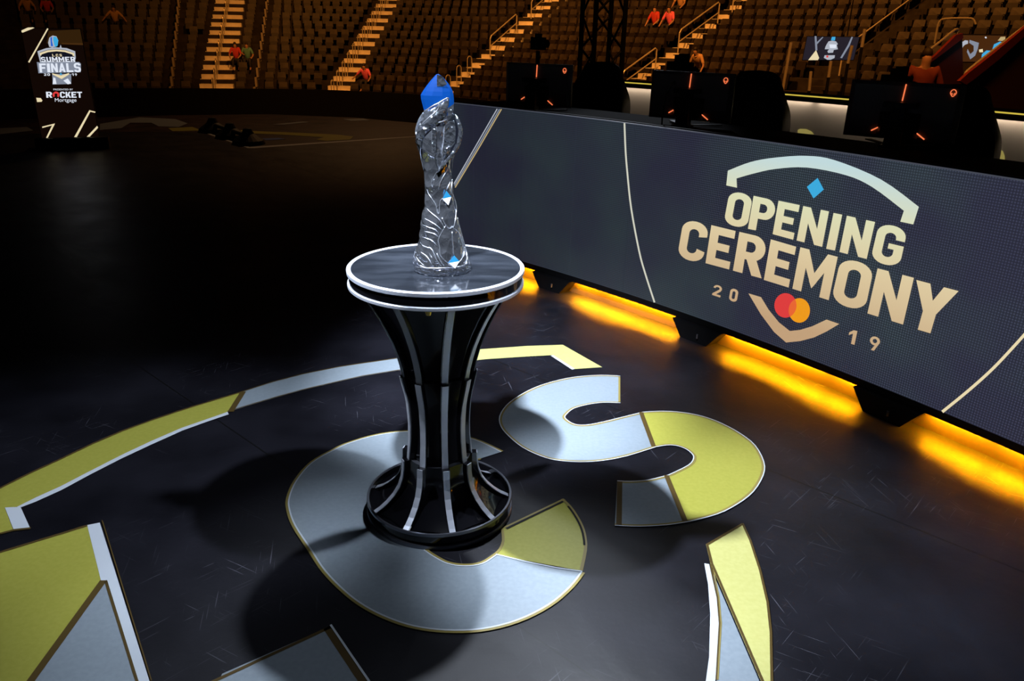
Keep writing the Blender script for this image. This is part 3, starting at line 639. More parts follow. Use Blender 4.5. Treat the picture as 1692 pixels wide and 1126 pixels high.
# gaming chairs
def make_chair():
    t = thing('gaming_chair', (0, 0, 0), '', 'chair')
    prof = [(-.27, .50), (-.285, .62), (-.29, .80), (-.275, .95), (-.22, 1.07), (-.17, 1.17), (-.13, 1.235), (0, 1.25)]
    prof = resample(prof, 4); ol = prof + [(-x, z) for x, z in reversed(prof[:-1])]
    b = MB(); n = len(ol)
    def lay(yf, sc): return [Vector((x*sc, yf - (.10*(abs(x)/.29)**2 if yf < .05 else 0) + (z-.5)*.12, .5+(z-.5)*sc)) for x, z in ol]
    L0, L1, L2 = lay(0, .97), lay(.03, 1), lay(.11, .97)
    for a, c in ((L0, L1), (L1, L2)): b.add(a+c, [(i, (i+1) % n, n+(i+1) % n, n+i) for i in range(n)])
    b.add(L0, [tuple(range(n))]); b.add(L2, [tuple(range(n))[::-1]]); b.build('backrest', 'chair', t, smooth=40)
    b = MB(); q = rr(-.15, .86, .15, 1.05, (.06, .06), 5); A = [(x, -.055+(z-.5)*.12, z) for x, z in q]; B_ = [(x*.9, -.085+(z-.5)*.12, .955+(z-.955)*.88) for x, z in q]
    n = len(q); b.add(A+B_, [(i, (i+1) % n, n+(i+1) % n, n+i) for i in range(n)] + [tuple(range(n, 2*n))]); hp = b.build('head_cushion', 'chair', t)
    b = MB(); y0 = -.088+(.95-.5)*.12
    b.tube([(x, y0, z) for x, z in [(-.055, .99), (0, 1.005), (.055, .99), (.05, .94), (.03, .91), (0, .90), (-.03, .91), (-.05, .94)]], .004, 6, True)
    b.tube([(-.02, y0, .97), (-.02, y0, .93), (.02, y0, .93)], .005, 6); b.build('crest', 'emblem', hp)
    b = MB(); q = rr(-.26, -.26, .26, .26, (.08, .08), 5); A = [(x, y-.2, .40) for x, y in q]; B_ = [(x, y-.2, .50) for x, y in q]; n = len(q)
    b.add(A+B_, [(i, (i+1) % n, n+(i+1) % n, n+i) for i in range(n)] + [tuple(range(n))[::-1], tuple(range(n, 2*n))]); b.build('seat', 'chair', t)
    for sx in (-1, 1):
        b = MB(); b.box((sx*.31, -.2, .66), (.07, .26, .03)); b.box((sx*.31, -.17, .53), (.03, .06, .26)); b.box((sx*.27, -.17, .42), (.1, .06, .03)); b.build('armrest', 'chair', t)
    b = MB(); b.tube([(0, -.2, .06), (0, -.2, .40)], .03, 10)
    for k in range(5):
        a = 2*PI*k/5; b.tube([(0, -.2, .08), (.3*math.cos(a), -.2+.3*math.sin(a), .05)], [.03, .015], 8)
    b.build('base', 'chair', t)
    for k in range(5):
        a = 2*PI*k/5; b = MB(); b.tube([(.3*math.cos(a), -.2+.3*math.sin(a)-.015, .03), (.3*math.cos(a), -.2+.3*math.sin(a)+.015, .03)], .03, 10); b.build('caster', 'chair', t)
    return t
ch0 = make_chair(); collect()
for i, (px, d, la) in enumerate(((982, 7.2, 'black gaming chair with crested head cushion, closest to the trophy'), (1238, 6.35, 'black gaming chair with crested head cushion, standing between two desk monitors'), (1574, 5.45, 'black gaming chair half hidden behind the rightmost monitor'))):
    o = ch0 if i == 0 else copy_tree(ch0)
    p = polar(px, d, .30); o.location = p; o.rotation_euler = (0, 0, -math.radians(phi_of(p)-14)); tag(o, la, 'chair', 'gaming chairs at the players desk')

# ------------------------------------------------------------------ the plinth
ped = thing('trophy_plinth', AX, 'waisted glossy black plinth with silver ribs and round polished top, in the spotlight', 'plinth')
A0 = Vector((AX.x, AX.y, 0))
b = MB(); b.lathe([(0, 1.0085), (.300, 1.0085)], A0, 96); b.build('top_plate', 'top', ped)
b = MB(); b.lathe([(.299, 1.0080), (.302, 1.0105), (.312, 1.0105), (.315, 1.008), (.315, .997), (.312, .994), (.299, .994)], A0, 96); b.build('top_rim', 'edge_alu', ped, smooth=30)
b = MB(); b.lathe([(.0, .994), (.308, .994), (.308, .960), (0, .960)], A0, 96); b.build('black_band', 'gloss_black', ped, smooth=30)
b = MB(); b.lathe([(.30, .961), (.311, .961), (.314, .958), (.314, .949), (.311, .946), (.0, .946)], A0, 96); b.build('lower_rim', 'edge_alu', ped, smooth=30)
FA = [math.radians(-114+40*k) for k in range(9)]
fin_t = [[(.286, .946), (.268, .923), (.245, .886), (.222, .845), (.198, .795), (.175, .741), (.158, .690), (.145, .640), (.138, .602)],
         [(.149, .602), (.140, .560), (.131, .520), (.126, .490), (.122, .440), (.120, .396), (.121, .340), (.125, .293), (.129, .250)],
         [(.150, .251), (.151, .215), (.157, .175), (.169, .140), (.190, .108), (.218, .080), (.245, .060), (.276, .044)]]
def off_prof(pr, d): return [(r-d, z) for r, z in pr]
for a in FA:
    ca, sa = math.cos(a), math.sin(a); rad = Vector((ca, sa, 0)); tan = Vector((-sa, ca, 0))
    rib = None
    for pr in fin_t:
        b = MB(); hw = .0115
        out = [A0 + rad*r + Vector((0, 0, z)) for r, z in pr]
        inn_ = [A0 + rad*(r-.010) + Vector((0, 0, z-.004)) for r, z in pr]
        rings = [[o - tan*hw, o + tan*hw, i + tan*hw, i - tan*hw] for o, i in zip(out, inn_)]
        vs = [p for r in rings for p in r]; n = len(rings)
        b.add(vs, [(i*4+k, i*4+(k+1) % 4, i*4+4+(k+1) % 4, i*4+4+k) for i in range(n-1) for k in range(4)] + [(3, 2, 1, 0), (n*4-4, n*4-3, n*4-2, n*4-1)])
        b.build('silver_rib', 'edge_alu', ped)
        b = MB(); inn2 = [A0 + rad*(max(r-.040, .05)) + Vector((0, 0, z)) for r, z in pr]
        hw2 = .0145
        rings = [[o - tan*hw2, o + tan*hw2, i + tan*hw2, i - tan*hw2] for o, i in zip([A0+rad*(r-.004)+Vector((0, 0, z)) for r, z in pr], inn2)]
        vs = [p for r in rings for p in r]
        b.add(vs, [(i*4+k, i*4+(k+1) % 4, i*4+4+(k+1) % 4, i*4+4+k) for i in range(n-1) for k in range(4)] + [(3, 2, 1, 0), (n*4-4, n*4-3, n*4-2, n*4-1)])
        b.build('black_fin', 'gloss_black', ped)
    b = MB()
for i in range(9):
    a0, a1 = FA[i], FA[i] + math.radians(40)
    for tier, pr in enumerate(fin_t):
        b = MB(); q = off_prof(pr, .014); m_ = 8; vs = []
        for r, z in q:
            for k in range(m_+1):
                a = a0+(a1-a0)*k/m_; u = abs(2*k/m_-1); rr_ = r*(1 - .10*(1-u*u)); vs.append(A0 + Vector((rr_*math.cos(a), rr_*math.sin(a), z)))
        w_ = m_+1; b.add(vs, [(j*w_+k, j*w_+k+1, (j+1)*w_+k+1, (j+1)*w_+k) for j in range(len(q)-1) for k in range(m_)])
        b.build('side_panel', 'gloss_black', ped, smooth=True)
b = MB(); b.lathe([(.02, .60), (.118, .602), (.118, .598), (.02, .597)], A0, 36); b.lathe([(.02, .25), (.122, .252), (.122, .247), (.02, .246)], A0, 36); b.build('step_ring', 'dark_metal', ped)
b = MB(); b.lathe([(0, .040), (.278, .040), (.279, .0655), (.281, .069), (.286, .069), (.288, .066), (.288, .056), (.285, .053), (.280, .053), (.280, .020), (.286, .020), (.289, .017), (.289, .004), (.286, .0), (0, .0)], A0, 96); o = b.build('base_drum', 'gloss_black', ped, smooth=30)
b = MB(); b.lathe([(.2785, .0662), (.280, .0695), (.287, .0695), (.2885, .067), (.2885, .0585), (.287, .0565)], A0, 96); b.build('upper_base_rim', 'dark_metal', ped, smooth=30)
b = MB(); b.lathe([(.279, .021), (.288, .021), (.2905, .018), (.2905, .004), (.288, .001)], A0, 96); b.build('lower_base_rim', 'dark_metal', ped, smooth=30)
b = MB(); p = A0+Vector((0, -.272, .935)); b.tube([p, p+Vector((0, 0, -.014))], [.012, .008], 10)
b.tube([A0+Vector((.278*math.cos(a), .278*math.sin(a), .942)) for a in [math.radians(-112+k*3) for k in range(13)]], .0022, 6); b.build('brass_clip', mat('brass', (.7, .5, .15), .3, 1.), ped)

# ------------------------------------------------------------------ the trophy
TZ = 1.009
TB = G(730.5, 445.5, TZ); tdir = Vector((TB.x, TB.y, 0)).normalized(); tlat = Vector((tdir.y, -tdir.x, 0))
def tpl(px, py, dep=0.):
    """point on the upright plane through the trophy, dep metres nearer the photographer -> (u, z)"""
    d = ray(px, py); o = TB - tdir*dep; t_ = (o-CAM).dot(tdir)/d.dot(tdir); p = CAM + d*t_
    return (p-TB).dot(tlat), p.z
tr = thing('trophy', TB, 'tall silver crystal trophy with a bright blue flame-shaped tip, standing on the plinth', 'trophy')
body = [(452, 684.5, 778), (441, 683.5, 778.5), (430, 683.5, 775), (416, 686.5, 770), (401.5, 692.5, 766), (376, 695.5, 760), (360, 697, 756.5), (350, 699, 754), (341, 702, 752), (336, 701.5, 751), (320, 702, 749.5), (300, 701.5, 747), (283, 700.5, 746), (257, 694.5, 745), (244, 689.5, 744), (230, 687, 742), (214, 687.5, 741), (200, 692, 741.5), (190, 697, 744), (180, 702, 746)]
SEC = []
for y, l, r in body:
    u0, z = tpl(l, y); u1, _ = tpl(r, y); SEC.append((z, (u0+u1)/2, (u1-u0)/2))
SEC[0] = (TZ+.0, SEC[0][1], SEC[0][2])
SEC.sort()
def sec(z):
    if z <= SEC[0][0]: return SEC[0][1:]
    for a, c in zip(SEC[:-1], SEC[1:]):
        if z <= c[0]: k = (z-a[0])/(c[0]-a[0]); return (a[1]+(c[1]-a[1])*k, a[2]+(c[2]-a[2])*k)
    return SEC[-1][1:]
def tsurf(px, py, lift=.0015):
    dep = .05
    for _ in range(4):
        u, z = tpl(px, py, dep); uc, a = sec(z); q = max(-1, min(1, (u-uc)/a)); dep = .88*a*math.sqrt(max(0, 1-q*q)) + lift
    u, z = tpl(px, py, dep); return TB + tlat*u - tdir*dep + Vector((0, 0, z-TB.z))
def flute(z, t_):
    h = z - TZ
    if h > .24: return 0
    wgt = max(0, -math.cos(t_-.35))*min(1, h/.03)*min(1, (.24-h)/.03)
    return .045*wgt*abs(math.sin((h + .03*math.sin(t_))*PI/.036))
def tloft(name, m, secs, n=40, depth=.88, smooth=True, capt=True, twist=None):
    b = MB(); vs = []
    for z, uc, a, dc in secs:
        for k in range(n):
            t_ = 2*PI*k/n; fl = 1 + (flute(z, t_) if twist else 0); vs.append(TB + tlat*(uc+a*fl*math.cos(t_)) - tdir*(dc+depth*a*fl*math.sin(t_)) + Vector((0, 0, z-TB.z)))
    m_ = len(secs); fs = [(i*n+k, i*n+(k+1) % n, (i+1)*n+(k+1) % n, (i+1)*n+k) for i in range(m_-1) for k in range(n)]
    fs += [tuple(range(n))[::-1], tuple((m_-1)*n+k for k in range(n))]; b.add(vs, fs); return b.build(name, m, tr, smooth=smooth)
nz_b = M['crystal'].node_tree
def wob(m, sc, st):
    nt = m.node_tree; n = nt.nodes.new('ShaderNodeTexNoise'); n.inputs['Scale'].default_value = sc; n.inputs['Detail'].default_value = 3; n.inputs['Distortion'].default_value = 1.2
    tc = nt.nodes.new('ShaderNodeTexCoord'); nt.links.new(tc.outputs['Object'], n.inputs['Vector'])
    k = nt.nodes.new('ShaderNodeBump'); k.inputs['Strength'].default_value = st; k.inputs['Distance'].default_value = .012
    v = nt.nodes.new('ShaderNodeTexVoronoi'); v.inputs['Scale'].default_value = sc*2.2; nt.links.new(tc.outputs['Object'], v.inputs['Vector'])
    k2 = nt.nodes.new('ShaderNodeBump'); k2.inputs['Strength'].default_value = st*.7; k2.inputs['Distance'].default_value = .012; nt.links.new(v.outputs['Distance'], k2.inputs['Height'])
    nt.links.new(n.outputs['Fac'], k.inputs['Height']); nt.links.new(k.outputs[0], k2.inputs['Normal']); nt.links.new(k2.outputs[0], nt.nodes['Principled BSDF'].inputs['Normal'])
wob(M['crystal'], 11, 1.); wob(M['crystal_light'], 30, .6)
zz = [TZ + .022 + (SEC[-1][0]-TZ-.022)*i/120 for i in range(121)]
tloft('crystal_body', 'crystal', [(z, *sec(z), 0.) for z in zz], n=64, twist=True)
uc, a = sec(TZ+.01)
tloft('base_slab', 'crystal_light', [(TZ, uc, a*.99, 0), (TZ+.004, uc, a*1.015, 0), (TZ+.018, uc, a*1.01, 0), (TZ+.024, uc, a*.98, 0)], 48, smooth=30)
# blue tip: faceted flame
tipL = [(122.5, 721.5), (130, 714), (140, 706), (150, 699), (158, 694.5), (167.5, 696.5), (176, 699), (188, 702)]
tipR = [(122.5, 724.5), (126, 731), (133, 737), (140, 743), (150, 748), (160, 750), (172, 750), (188, 748)]
def interp(tab, y):
    for (y0, x0), (y1, x1) in zip(tab[:-1], tab[1:]):
        if y0 <= y <= y1: return x0+(x1-x0)*(y-y0)/(y1-y0)
    return tab[-1][1]
secs = []
for y in (190, 182, 172, 164, 157, 150, 143, 137, 131, 126, 122.5):
    yy = min(y, 188); u0, z = tpl(interp(tipL, yy), y); u1, _ = tpl(interp(tipR, yy), y); secs.append((z, (u0+u1)/2, (u1-u0)/2, 0))
tloft('blue_tip', 'blue', secs, 10, .62, smooth=False)
def tpatch(name, m, pts, dep, th=.004):
    """a shaped plate following the trophy front"""
    P = []
    for x, y in pts:
        u, z = tpl(x, y, dep); P.append(TB + tlat*u - tdir*dep + Vector((0, 0, z-TB.z)))
    b = MB(); b.poly(P, th, -tdir); return b.build(name, m, tr)
tpatch('tip_facet', 'crystal_light', [(722, 123), (731, 126), (739, 139), (732, 143), (722, 142.5)], .022, .003)
tpatch('tip_shoulder', 'crystal_light', [(741, 178), (750, 171.5), (749, 184), (744, 196), (738, 200), (740, 186)], .035)
# swirl band across the front: rows of surface points
ou = [(686.5, 236), (686.3, 222), (689, 208), (696, 194), (705, 184), (715, 176), (726, 169), (742, 161)]
il = [(697, 246), (697, 234), (702, 223), (712, 213), (722, 206.5), (730, 202), (738, 198), (741, 180)]
O2 = resample(ou, 4); I2 = resample(il, 4); b = MB(); vs = []; nn = 7
for (x0, y0), (x1, y1) in zip(O2, I2):
    for k in range(nn):
        f = k/(nn-1); x = x0+(x1-x0)*f; y = y0+(y1-y0)*f; p = tsurf(x, y, .0); p += -tdir*(.010*math.sin(PI*f)+.004)
        vs.append(p)
m_ = len(O2); b.add(vs, [(i*nn+k, i*nn+k+1, (i+1)*nn+k+1, (i+1)*nn+k) for i in range(m_-1) for k in range(nn-1)])
o = b.build('swirl_band', 'crystal_light', tr, smooth=True); md = o.modifiers.new('thickness', 'SOLIDIFY'); md.thickness = .004
# right loop
lp = resample([(744, 188), (752, 192), (758, 203), (761, 218), (758, 234), (752, 248), (742, 262), (731, 274), (722, 284)], 3)
b = MB(); P = []
for i, (x, y) in enumerate(lp):
    dep = .015 + .035*i/len(lp); u, z = tpl(x, y, dep); P.append(TB+tlat*u-tdir*dep+Vector((0, 0, z-TB.z)))
b.tube(P, [.004+.004*math.sin(PI*i/(len(P)-1)) for i in range(len(P))], 8); b.build('right_loop', 'crystal_light', tr, smooth=True)
tpatch('loop_pane', 'glass', [(747, 190), (754, 199), (758, 215), (755, 232), (749, 246), (742, 256), (740, 240), (741, 215)], .012, .006)
tpatch('inner_petal', 'crystal_light', [(737, 205), (742, 200), (751, 200), (753, 215), (752, 236), (738, 252), (731, 262), (733, 240)], .045, .005)
tpatch('inner_petal', 'crystal_light', [(714, 212), (720, 209), (721, 235), (720, 255), (725, 281), (718, 262), (714, 240)], .050, .004)
c4 = lambda L: [(660+x/6.257, 110+y/6.257) for x, y in L]; c5 = lambda L: [(660+x/6.257, 280+y/6.257) for x, y in L]
RID = [c4([(230, 780), (260, 700), (330, 640), (390, 590), (440, 560), (490, 545)]), c4([(405, 378), (400, 440), (350, 490), (290, 540), (230, 605)]),
  c4([(165, 665), (200, 690), (225, 770), (215, 900), (250, 1070)]), c4([(340, 640), (338, 800), (360, 920), (402, 1060)]), c4([(385, 600), (375, 780), (378, 900), (405, 1060)]),
  c4([(470, 570), (455, 780), (440, 900), (455, 985)]), c4([(560, 870), (470, 980), (370, 1115)]), c4([(575, 890), (545, 1000), (540, 1120)]), c4([(520, 930), (500, 1040), (470, 1110)]),
  c5([(405, 0), (340, 110), (330, 160), (345, 180), (355, 100)]), c5([(495, 10), (430, 120), (405, 210)]), c5([(285, 210), (305, 260), (370, 360), (395, 450), (410, 455), (415, 400), (425, 325), (450, 300)]),
  c5([(270, 395), (345, 465), (420, 530), (462, 600)]), c5([(440, 500), (480, 580), (520, 612), (548, 590), (570, 590)]), c5([(545, 100), (540, 230)]), c5([(525, 130), (490, 215)]),
  c5([(480, 580), (405, 720), (415, 800), (430, 900), (520, 985)]), c5([(548, 595), (600, 640), (635, 690), (672, 850), (655, 910), (610, 968)]), c5([(545, 640), (556, 800), (562, 885)]), c5([(555, 260), (575, 320), (590, 400), (578, 520), (566, 595)]),
  c5([(600, 500), (635, 640), (680, 800), (718, 935)]), c5([(675, 800), (700, 900), (690, 985)]),
  c5([(245, 500), (320, 540), (380, 580), (435, 625)]), c5([(225, 570), (300, 600), (370, 625), (405, 665)]), c5([(215, 630), (290, 650), (360, 668), (400, 700)]), c5([(210, 690), (280, 715), (340, 740), (385, 788)]),
  c5([(212, 755), (260, 800), (320, 815), (350, 860), (380, 930), (430, 1000)]), c5([(190, 835), (240, 870), (285, 905), (330, 980)]), c5([(160, 880), (200, 945), (260, 1000)]), c5([(150, 950), (200, 990), (260, 1015)]), c5([(385, 870), (420, 940), (460, 995)]),
  c5([(150, 1005), (250, 1018), (400, 1022), (570, 1015), (660, 995), (728, 955)])]
for L in RID:
    b = MB(); pts = resample(L, 4); b.tube([tsurf(x, y, .0008) for x, y in pts], [.0008+.0013*math.sin(PI*min(1, max(0, i/(len(pts)-1)))) for i in range(len(pts))], 6); b.build('polished_ridge', 'ridge', tr, smooth=True)
for L, lf in ((c4([(255, 470), (330, 415), (400, 378), (490, 327), (500, 345), (497, 440)]), .006), (c4([(230, 600), (290, 540), (350, 490), (400, 440), (405, 385)]), .012), (c4([(245, 480), (205, 540), (170, 645), (172, 700)]), .004), (c4([(500, 430), (550, 470), (490, 545), (400, 580)]), .006)):
    b = MB(); pts = resample(L, 4); b.tube([tsurf(x, y, lf) for x, y in pts], .0018, 6); b.build('polished_ridge', 'ridge', tr, smooth=True)
for D in (c5([(485, 222), (535, 285), (505, 368), (447, 305)]), c5([(565, 890), (620, 950), (575, 1022), (515, 968)])):
    P = [tsurf(x, y, .006) for x, y in D]
    b = MB(); b.poly([P[0], P[1], P[3]], .002, -tdir); b.build('blue_diamond', 'cyan', tr)
    b = MB(); b.poly([P[3], P[1], P[2]], .002, -tdir); b.build('white_diamond', 'white', tr)

# ------------------------------------------------------------------ upright LED poster on the far left
K0 = G(60, 250); K1 = G(181, 246); ku = (K1-K0); klen = ku.length; ku.normalize(); kn = Vector((-ku.y, ku.x, 0))
kio = thing('led_poster', (K0+K1)/2, 'free-standing upright LED poster on a black foot at the far left, showing SUMMER FINALS', 'screen')
krot = Matrix((ku, kn, Vector((0, 0, 1)))).transposed()
def kp(px, py, lift=.0):
    o = K0 + kn*(.13-lift); d = ray(px, py); t_ = (o-CAM).dot(kn)/d.dot(kn); return CAM + d*t_
b = MB(); b.box((K0+K1)/2 + kn*.25 + Vector((0, 0, .085)), (klen, .5, .17), mtx=krot); b.build('foot', 'black', kio)
q = [kp(33.5, 45.5), kp(133.5, 47.5), kp(165, 229), kp(69.5, 233)]
b = MB(); b.hexa([p + kn*.001 for p in q], [p + kn*.09 for p in q]); b.build('casing', 'black', kio)
def kpoly(pts, m, lift=.004, name='screen_graphic'): b = MB(); b.poly([kp(x, y, lift) for x, y in pts]); return b.build(name, m, kio)
kpoly([(34.5, 46.5), (132.5, 48.5), (164, 228), (70, 232)], 'e_brown', .002, 'screen')
c7 = lambda L: [(30+x/5.36, 40+y/5.36) for x, y in L]
kpoly(c7([(270, 60), (548, 45), (572, 170), (575, 185), (250, 170)]), mat('screen_brown_glow', (.01, .01, .01), emit=(.030, .013, .003)), .003)
kpoly(c7([(385, 165), (572, 168), (575, 185), (385, 178)]), 'e_bronze', .0035)
for L in ([(258, 35), (268, 42), (100, 342), (88, 335)], [(30, 55), (85, 30), (130, 28), (145, 33), (40, 75), (30, 70)], [(160, 652), (200, 655), (215, 675), (208, 688), (168, 690)],
          [(630, 762), (684, 775), (682, 786), (640, 776), (508, 1022), (485, 1020)], [(700, 900), (708, 918), (612, 1020), (588, 1018)], [(212, 908), (325, 880), (322, 890), (250, 1032), (236, 1030), (300, 897), (215, 920)]):
    kpoly(c7(L), 'e_cream')
kpoly(c7([(170, 240), (250, 212), (330, 205), (430, 212), (505, 240), (510, 300), (500, 340), (195, 340), (185, 300)]), 'e_silver', .004)
kpoly(c7([(192, 250), (260, 228), (340, 220), (420, 228), (495, 256), (498, 330), (205, 330)]), 'e_navy', .005)
kpoly(c7([(190, 255), (260, 232), (340, 224), (420, 232), (497, 258), (497, 285), (484, 280), (480, 268), (410, 246), (340, 240), (265, 248), (206, 268), (208, 275), (197, 280)]), 'e_cream', .006)
kpoly(c7([(265, 165), (275, 120), (305, 100), (340, 108), (356, 145), (345, 195), (300, 208), (275, 200)]), 'e_silver', .004)
kpoly(c7([(310, 112), (335, 110), (355, 140), (350, 190), (330, 203), (318, 180), (310, 140)]), 'e_cyan', .005)
kpoly(c7([(285, 120), (300, 112), (300, 150), (310, 195), (290, 195)]), 'e_blue', .006)
kpoly(c7([(366, 210), (376, 182), (386, 210)]), 'e_silver', .004)
kpoly(c7([(300, 440), (470, 440), (470, 530), (305, 535), (305, 500)]), 'e_grey', .004)
kpoly(c7([(312, 470), (330, 478), (340, 530), (306, 530)]), 'e_white', .0045); kpoly(c7([(400, 500), (440, 480), (470, 525), (440, 533)]), 'e_white', .0045)
kpoly(c7([(300, 434), (380, 455), (450, 432), (452, 445), (385, 486), (305, 446)]), 'e_cream', .006)
kpoly(c7([(378, 432), (388, 441), (378, 452), (368, 441)]), 'e_cyan', .007)
kpoly(c7([(165, 335), (200, 340), (540, 335), (556, 350), (555, 425), (180, 435)]), 'e_grey', .0045)
def text_on(s_, tl, tr_, bl, m, proj_, parent, name, bold=.0):
    cu = bpy.data.curves.new(name, 'FONT'); cu.body = s_; cu.size = 1; cu.offset = bold; cu.align_x = 'LEFT'
    o = bpy.data.objects.new(name, cu); COL.objects.link(o); dg = bpy.context.evaluated_depsgraph_get(); dg.update()
    me = bpy.data.meshes.new_from_object(o.evaluated_get(dg)); bpy.data.objects.remove(o)
    xs = [v.co.x for v in me.vertices]; ys = [v.co.y for v in me.vertices]
    x0, x1, y0, y1 = min(xs), max(xs), min(ys), max(ys)
    A, B_, C_ = proj_(*tl), proj_(*tr_), proj_(*bl)
    b = MB(); b.add([C_ + (B_-A)*((v.co.x-x0)/(x1-x0)) + (A-C_)*((v.co.y-y0)/(y1-y0)) for v in me.vertices], [tuple(p.vertices) for p in me.polygons])
    return b.build(name, m, parent)
def k7(x, y, l): return lambda *_: None
def ktext(s_, tl, tr_, bl, m, lift, bold): 
    T = c7([tl, tr_, bl]); return text_on(s_, T[0], T[1], T[2], m, lambda x, y: kp(x, y, lift), kio, 'screen_text', bold)
def gl_S():
    o = rr(0, .40, 1, 1.02, (.45, .26)); i = rr(.31, .59, .69, .83, (.17, .10)); o2 = rr(0, -.02, 1, .60, (.45, .26)); i2 = rr(.31, .17, .69, .41, (.17, .10))
    return band(o, i, 0, 18) + band(o2, i2, 14, 28) + band(o2, i2, 0, 5) + [[o2[27], o2[0], i2[0], i2[27]], [(.28, .41), (.28, .59), (.72, .59), (.72, .41)]]
def gl_U(): return band(OO, OI, 14, 27) + [[(0, .24), (0, 1), (.31, 1), (.31, .24)], [(.69, .24), (.69, 1), (1, 1), (1, .24)]]
def gl_F(): return gl_E()[:3]
def gl_A(): return [[(0, 0), (.30, 0), (.64, 1), (.36, 1)], [(1, 0), (.70, 0), (.36, 1), (.64, 1)], [(.2, .18), (.2, .36), (.8, .36), (.8, .18)]]
def gl_L(): return [[(0, 0), (0, 1), (.34, 1), (.34, 0)], [(.3, .2), (1, .2), (1, 0), (.3, 0)]]
def gl_T(): return [[(.34, 0), (.34, 1), (.66, 1), (.66, 0)], [(0, .8), (0, 1), (1, 1), (1, .8)]]
def gl_K(): return [[(0, 0), (0, 1), (.32, 1), (.32, 0)], [(.28, .40), (.62, 1), (1, 1), (.46, .26)], [(.38, .52), (.64, .66), (1.04, 0), (.68, 0)]]
GL.update(S=gl_S, U=gl_U, F=gl_F, A=gl_A, L=gl_L, T=gl_T, K=gl_K)
def gword(word, tl, tr_, bl, m, lift, gap=.16, wide={}):
    T = [Vector(p) for p in c7([tl, tr_, bl])]; w_ = [wide.get(c, .45 if c == 'I' else 1.25 if c == 'M' else 1) for c in word]; tot = sum(w_) + gap*(len(word)-1); x = 0
    for c, ww in zip(word, w_):
        b = MB()
        for k, poly in enumerate(GL[c]()):
            P = []
            for u, v in poly:
                f = (x + u*ww)/tot; q = T[2] + (T[1]-T[0])*f + (T[0]-T[2])*v; P.append(kp(q.x, q.y, lift + .00005*k))
            b.add(P, [tuple(range(len(P)))])
        b.build('screen_letter', m, kio); x += ww + gap
gword('LCS', (300, 264), (386, 264), (303, 286), 'e_cream', .007, .45)
gword('SUMMER', (199, 291), (500, 289), (207, 335), 'e_white', .008, .2)
gword('FINALS', (184, 348), (550, 344), (192, 428), 'e_white', .009, .14)
gword('20', (227, 436), (281, 436), (229, 457), 'e_white', .007, .35); gword('19', (474, 436), (520, 436), (476, 457), 'e_white', .007, .35)
ktext('PRESENTED BY', (312, 571), (485, 571), (313, 586), 'e_white', .004, .0)
gword('R', (246, 599), (299, 599), (250, 652), 'e_white', .004); gword('CKET', (369, 599), (565, 599), (372, 652), 'e_white', .004, .12)
ktext('Mortgage', (324, 656), (515, 656), (327, 698), 'e_white', .004, .0)
ro = [(335+30*math.cos(a), 626+29*math.sin(a)) for a in [math.radians(130+k*14) for k in range(21)]]; ri = [(335+13*math.cos(a), 626+12*math.sin(a)) for a in [math.radians(130+k*14) for k in range(21)]]
kpoly(c7(ro + ri[::-1]), 'e_red', .004)

# ------------------------------------------------------------------ the stands
FRONT = resample([(-41, 15), (-33, 26), (-24, 34.5), (-19.0, 37.3), (-14.2, 38.8), (-8.8, 39.3), (-3.0, 36.9), (3.9, 29.9), (9.7, 22.2), (15.7, 14.2), (20, 8.5)], 24)
CUM = [0]
for a, c in zip(FRONT[:-1], FRONT[1:]): CUM.append(CUM[-1] + math.dist(a, c))
def front(s_):
    s_ = max(0, min(CUM[-1]-1e-6, s_)); lo, hi = 0, len(CUM)-1
    while hi-lo > 1:
        m_ = (lo+hi)//2
        if CUM[m_] <= s_: lo = m_
        else: hi = m_
    k = (s_-CUM[lo])/(CUM[hi]-CUM[lo]); a, c = FRONT[lo], FRONT[hi]
    def tg(i): p, q = FRONT[max(i-3, 0)], FRONT[min(i+3, len(FRONT)-1)]; return Vector((q[0]-p[0], q[1]-p[1])).normalized()
    t_ = (tg(lo)*(1-k)+tg(hi)*k).normalized()
    return Vector((a[0]+(c[0]-a[0])*k, a[1]+(c[1]-a[1])*k)), Vector((-t_.y, t_.x))
def SP(s_, L, z, lat=0.): p, n = front(s_); q = p + n*L; t_ = Vector((n.y, -n.x)); q = q + t_*lat; return Vector((q.x, q.y, z))
TREAD, RISE, Z0, NROW = .86, .40, -1.62, 17
def zrow(k): return Z0 + RISE*k
def s_of_px(px, y, L, z):
    best = None
    for i in range(0, 1400):
        s_ = CUM[-1]*i/1400; q = PX(SP(s_, L, z))
        e = abs(q[0]-px)
        if q[0] > -500 and (best is None or e < best[0]): best = (e, s_)
    return best[1]
# where the stairways start (pixel column near the foot) and their half widths
AIS = []
for px, k, hw, kind in ((18, 4, .55, 'dark'), (284, 0, .22, 'edge'), (353, 0, .78, 'wide'), (424, 1, .22, 'edge'), (548, 0, .62, 'stair'), (735, 1, .62, 'stair'), (1062, 4, .62, 'stair'), (1405, 6, .6, 'dark')):
    AIS.append((s_of_px(px, 0, TREAD*k, zrow(k)), hw, kind))
AIS.sort()
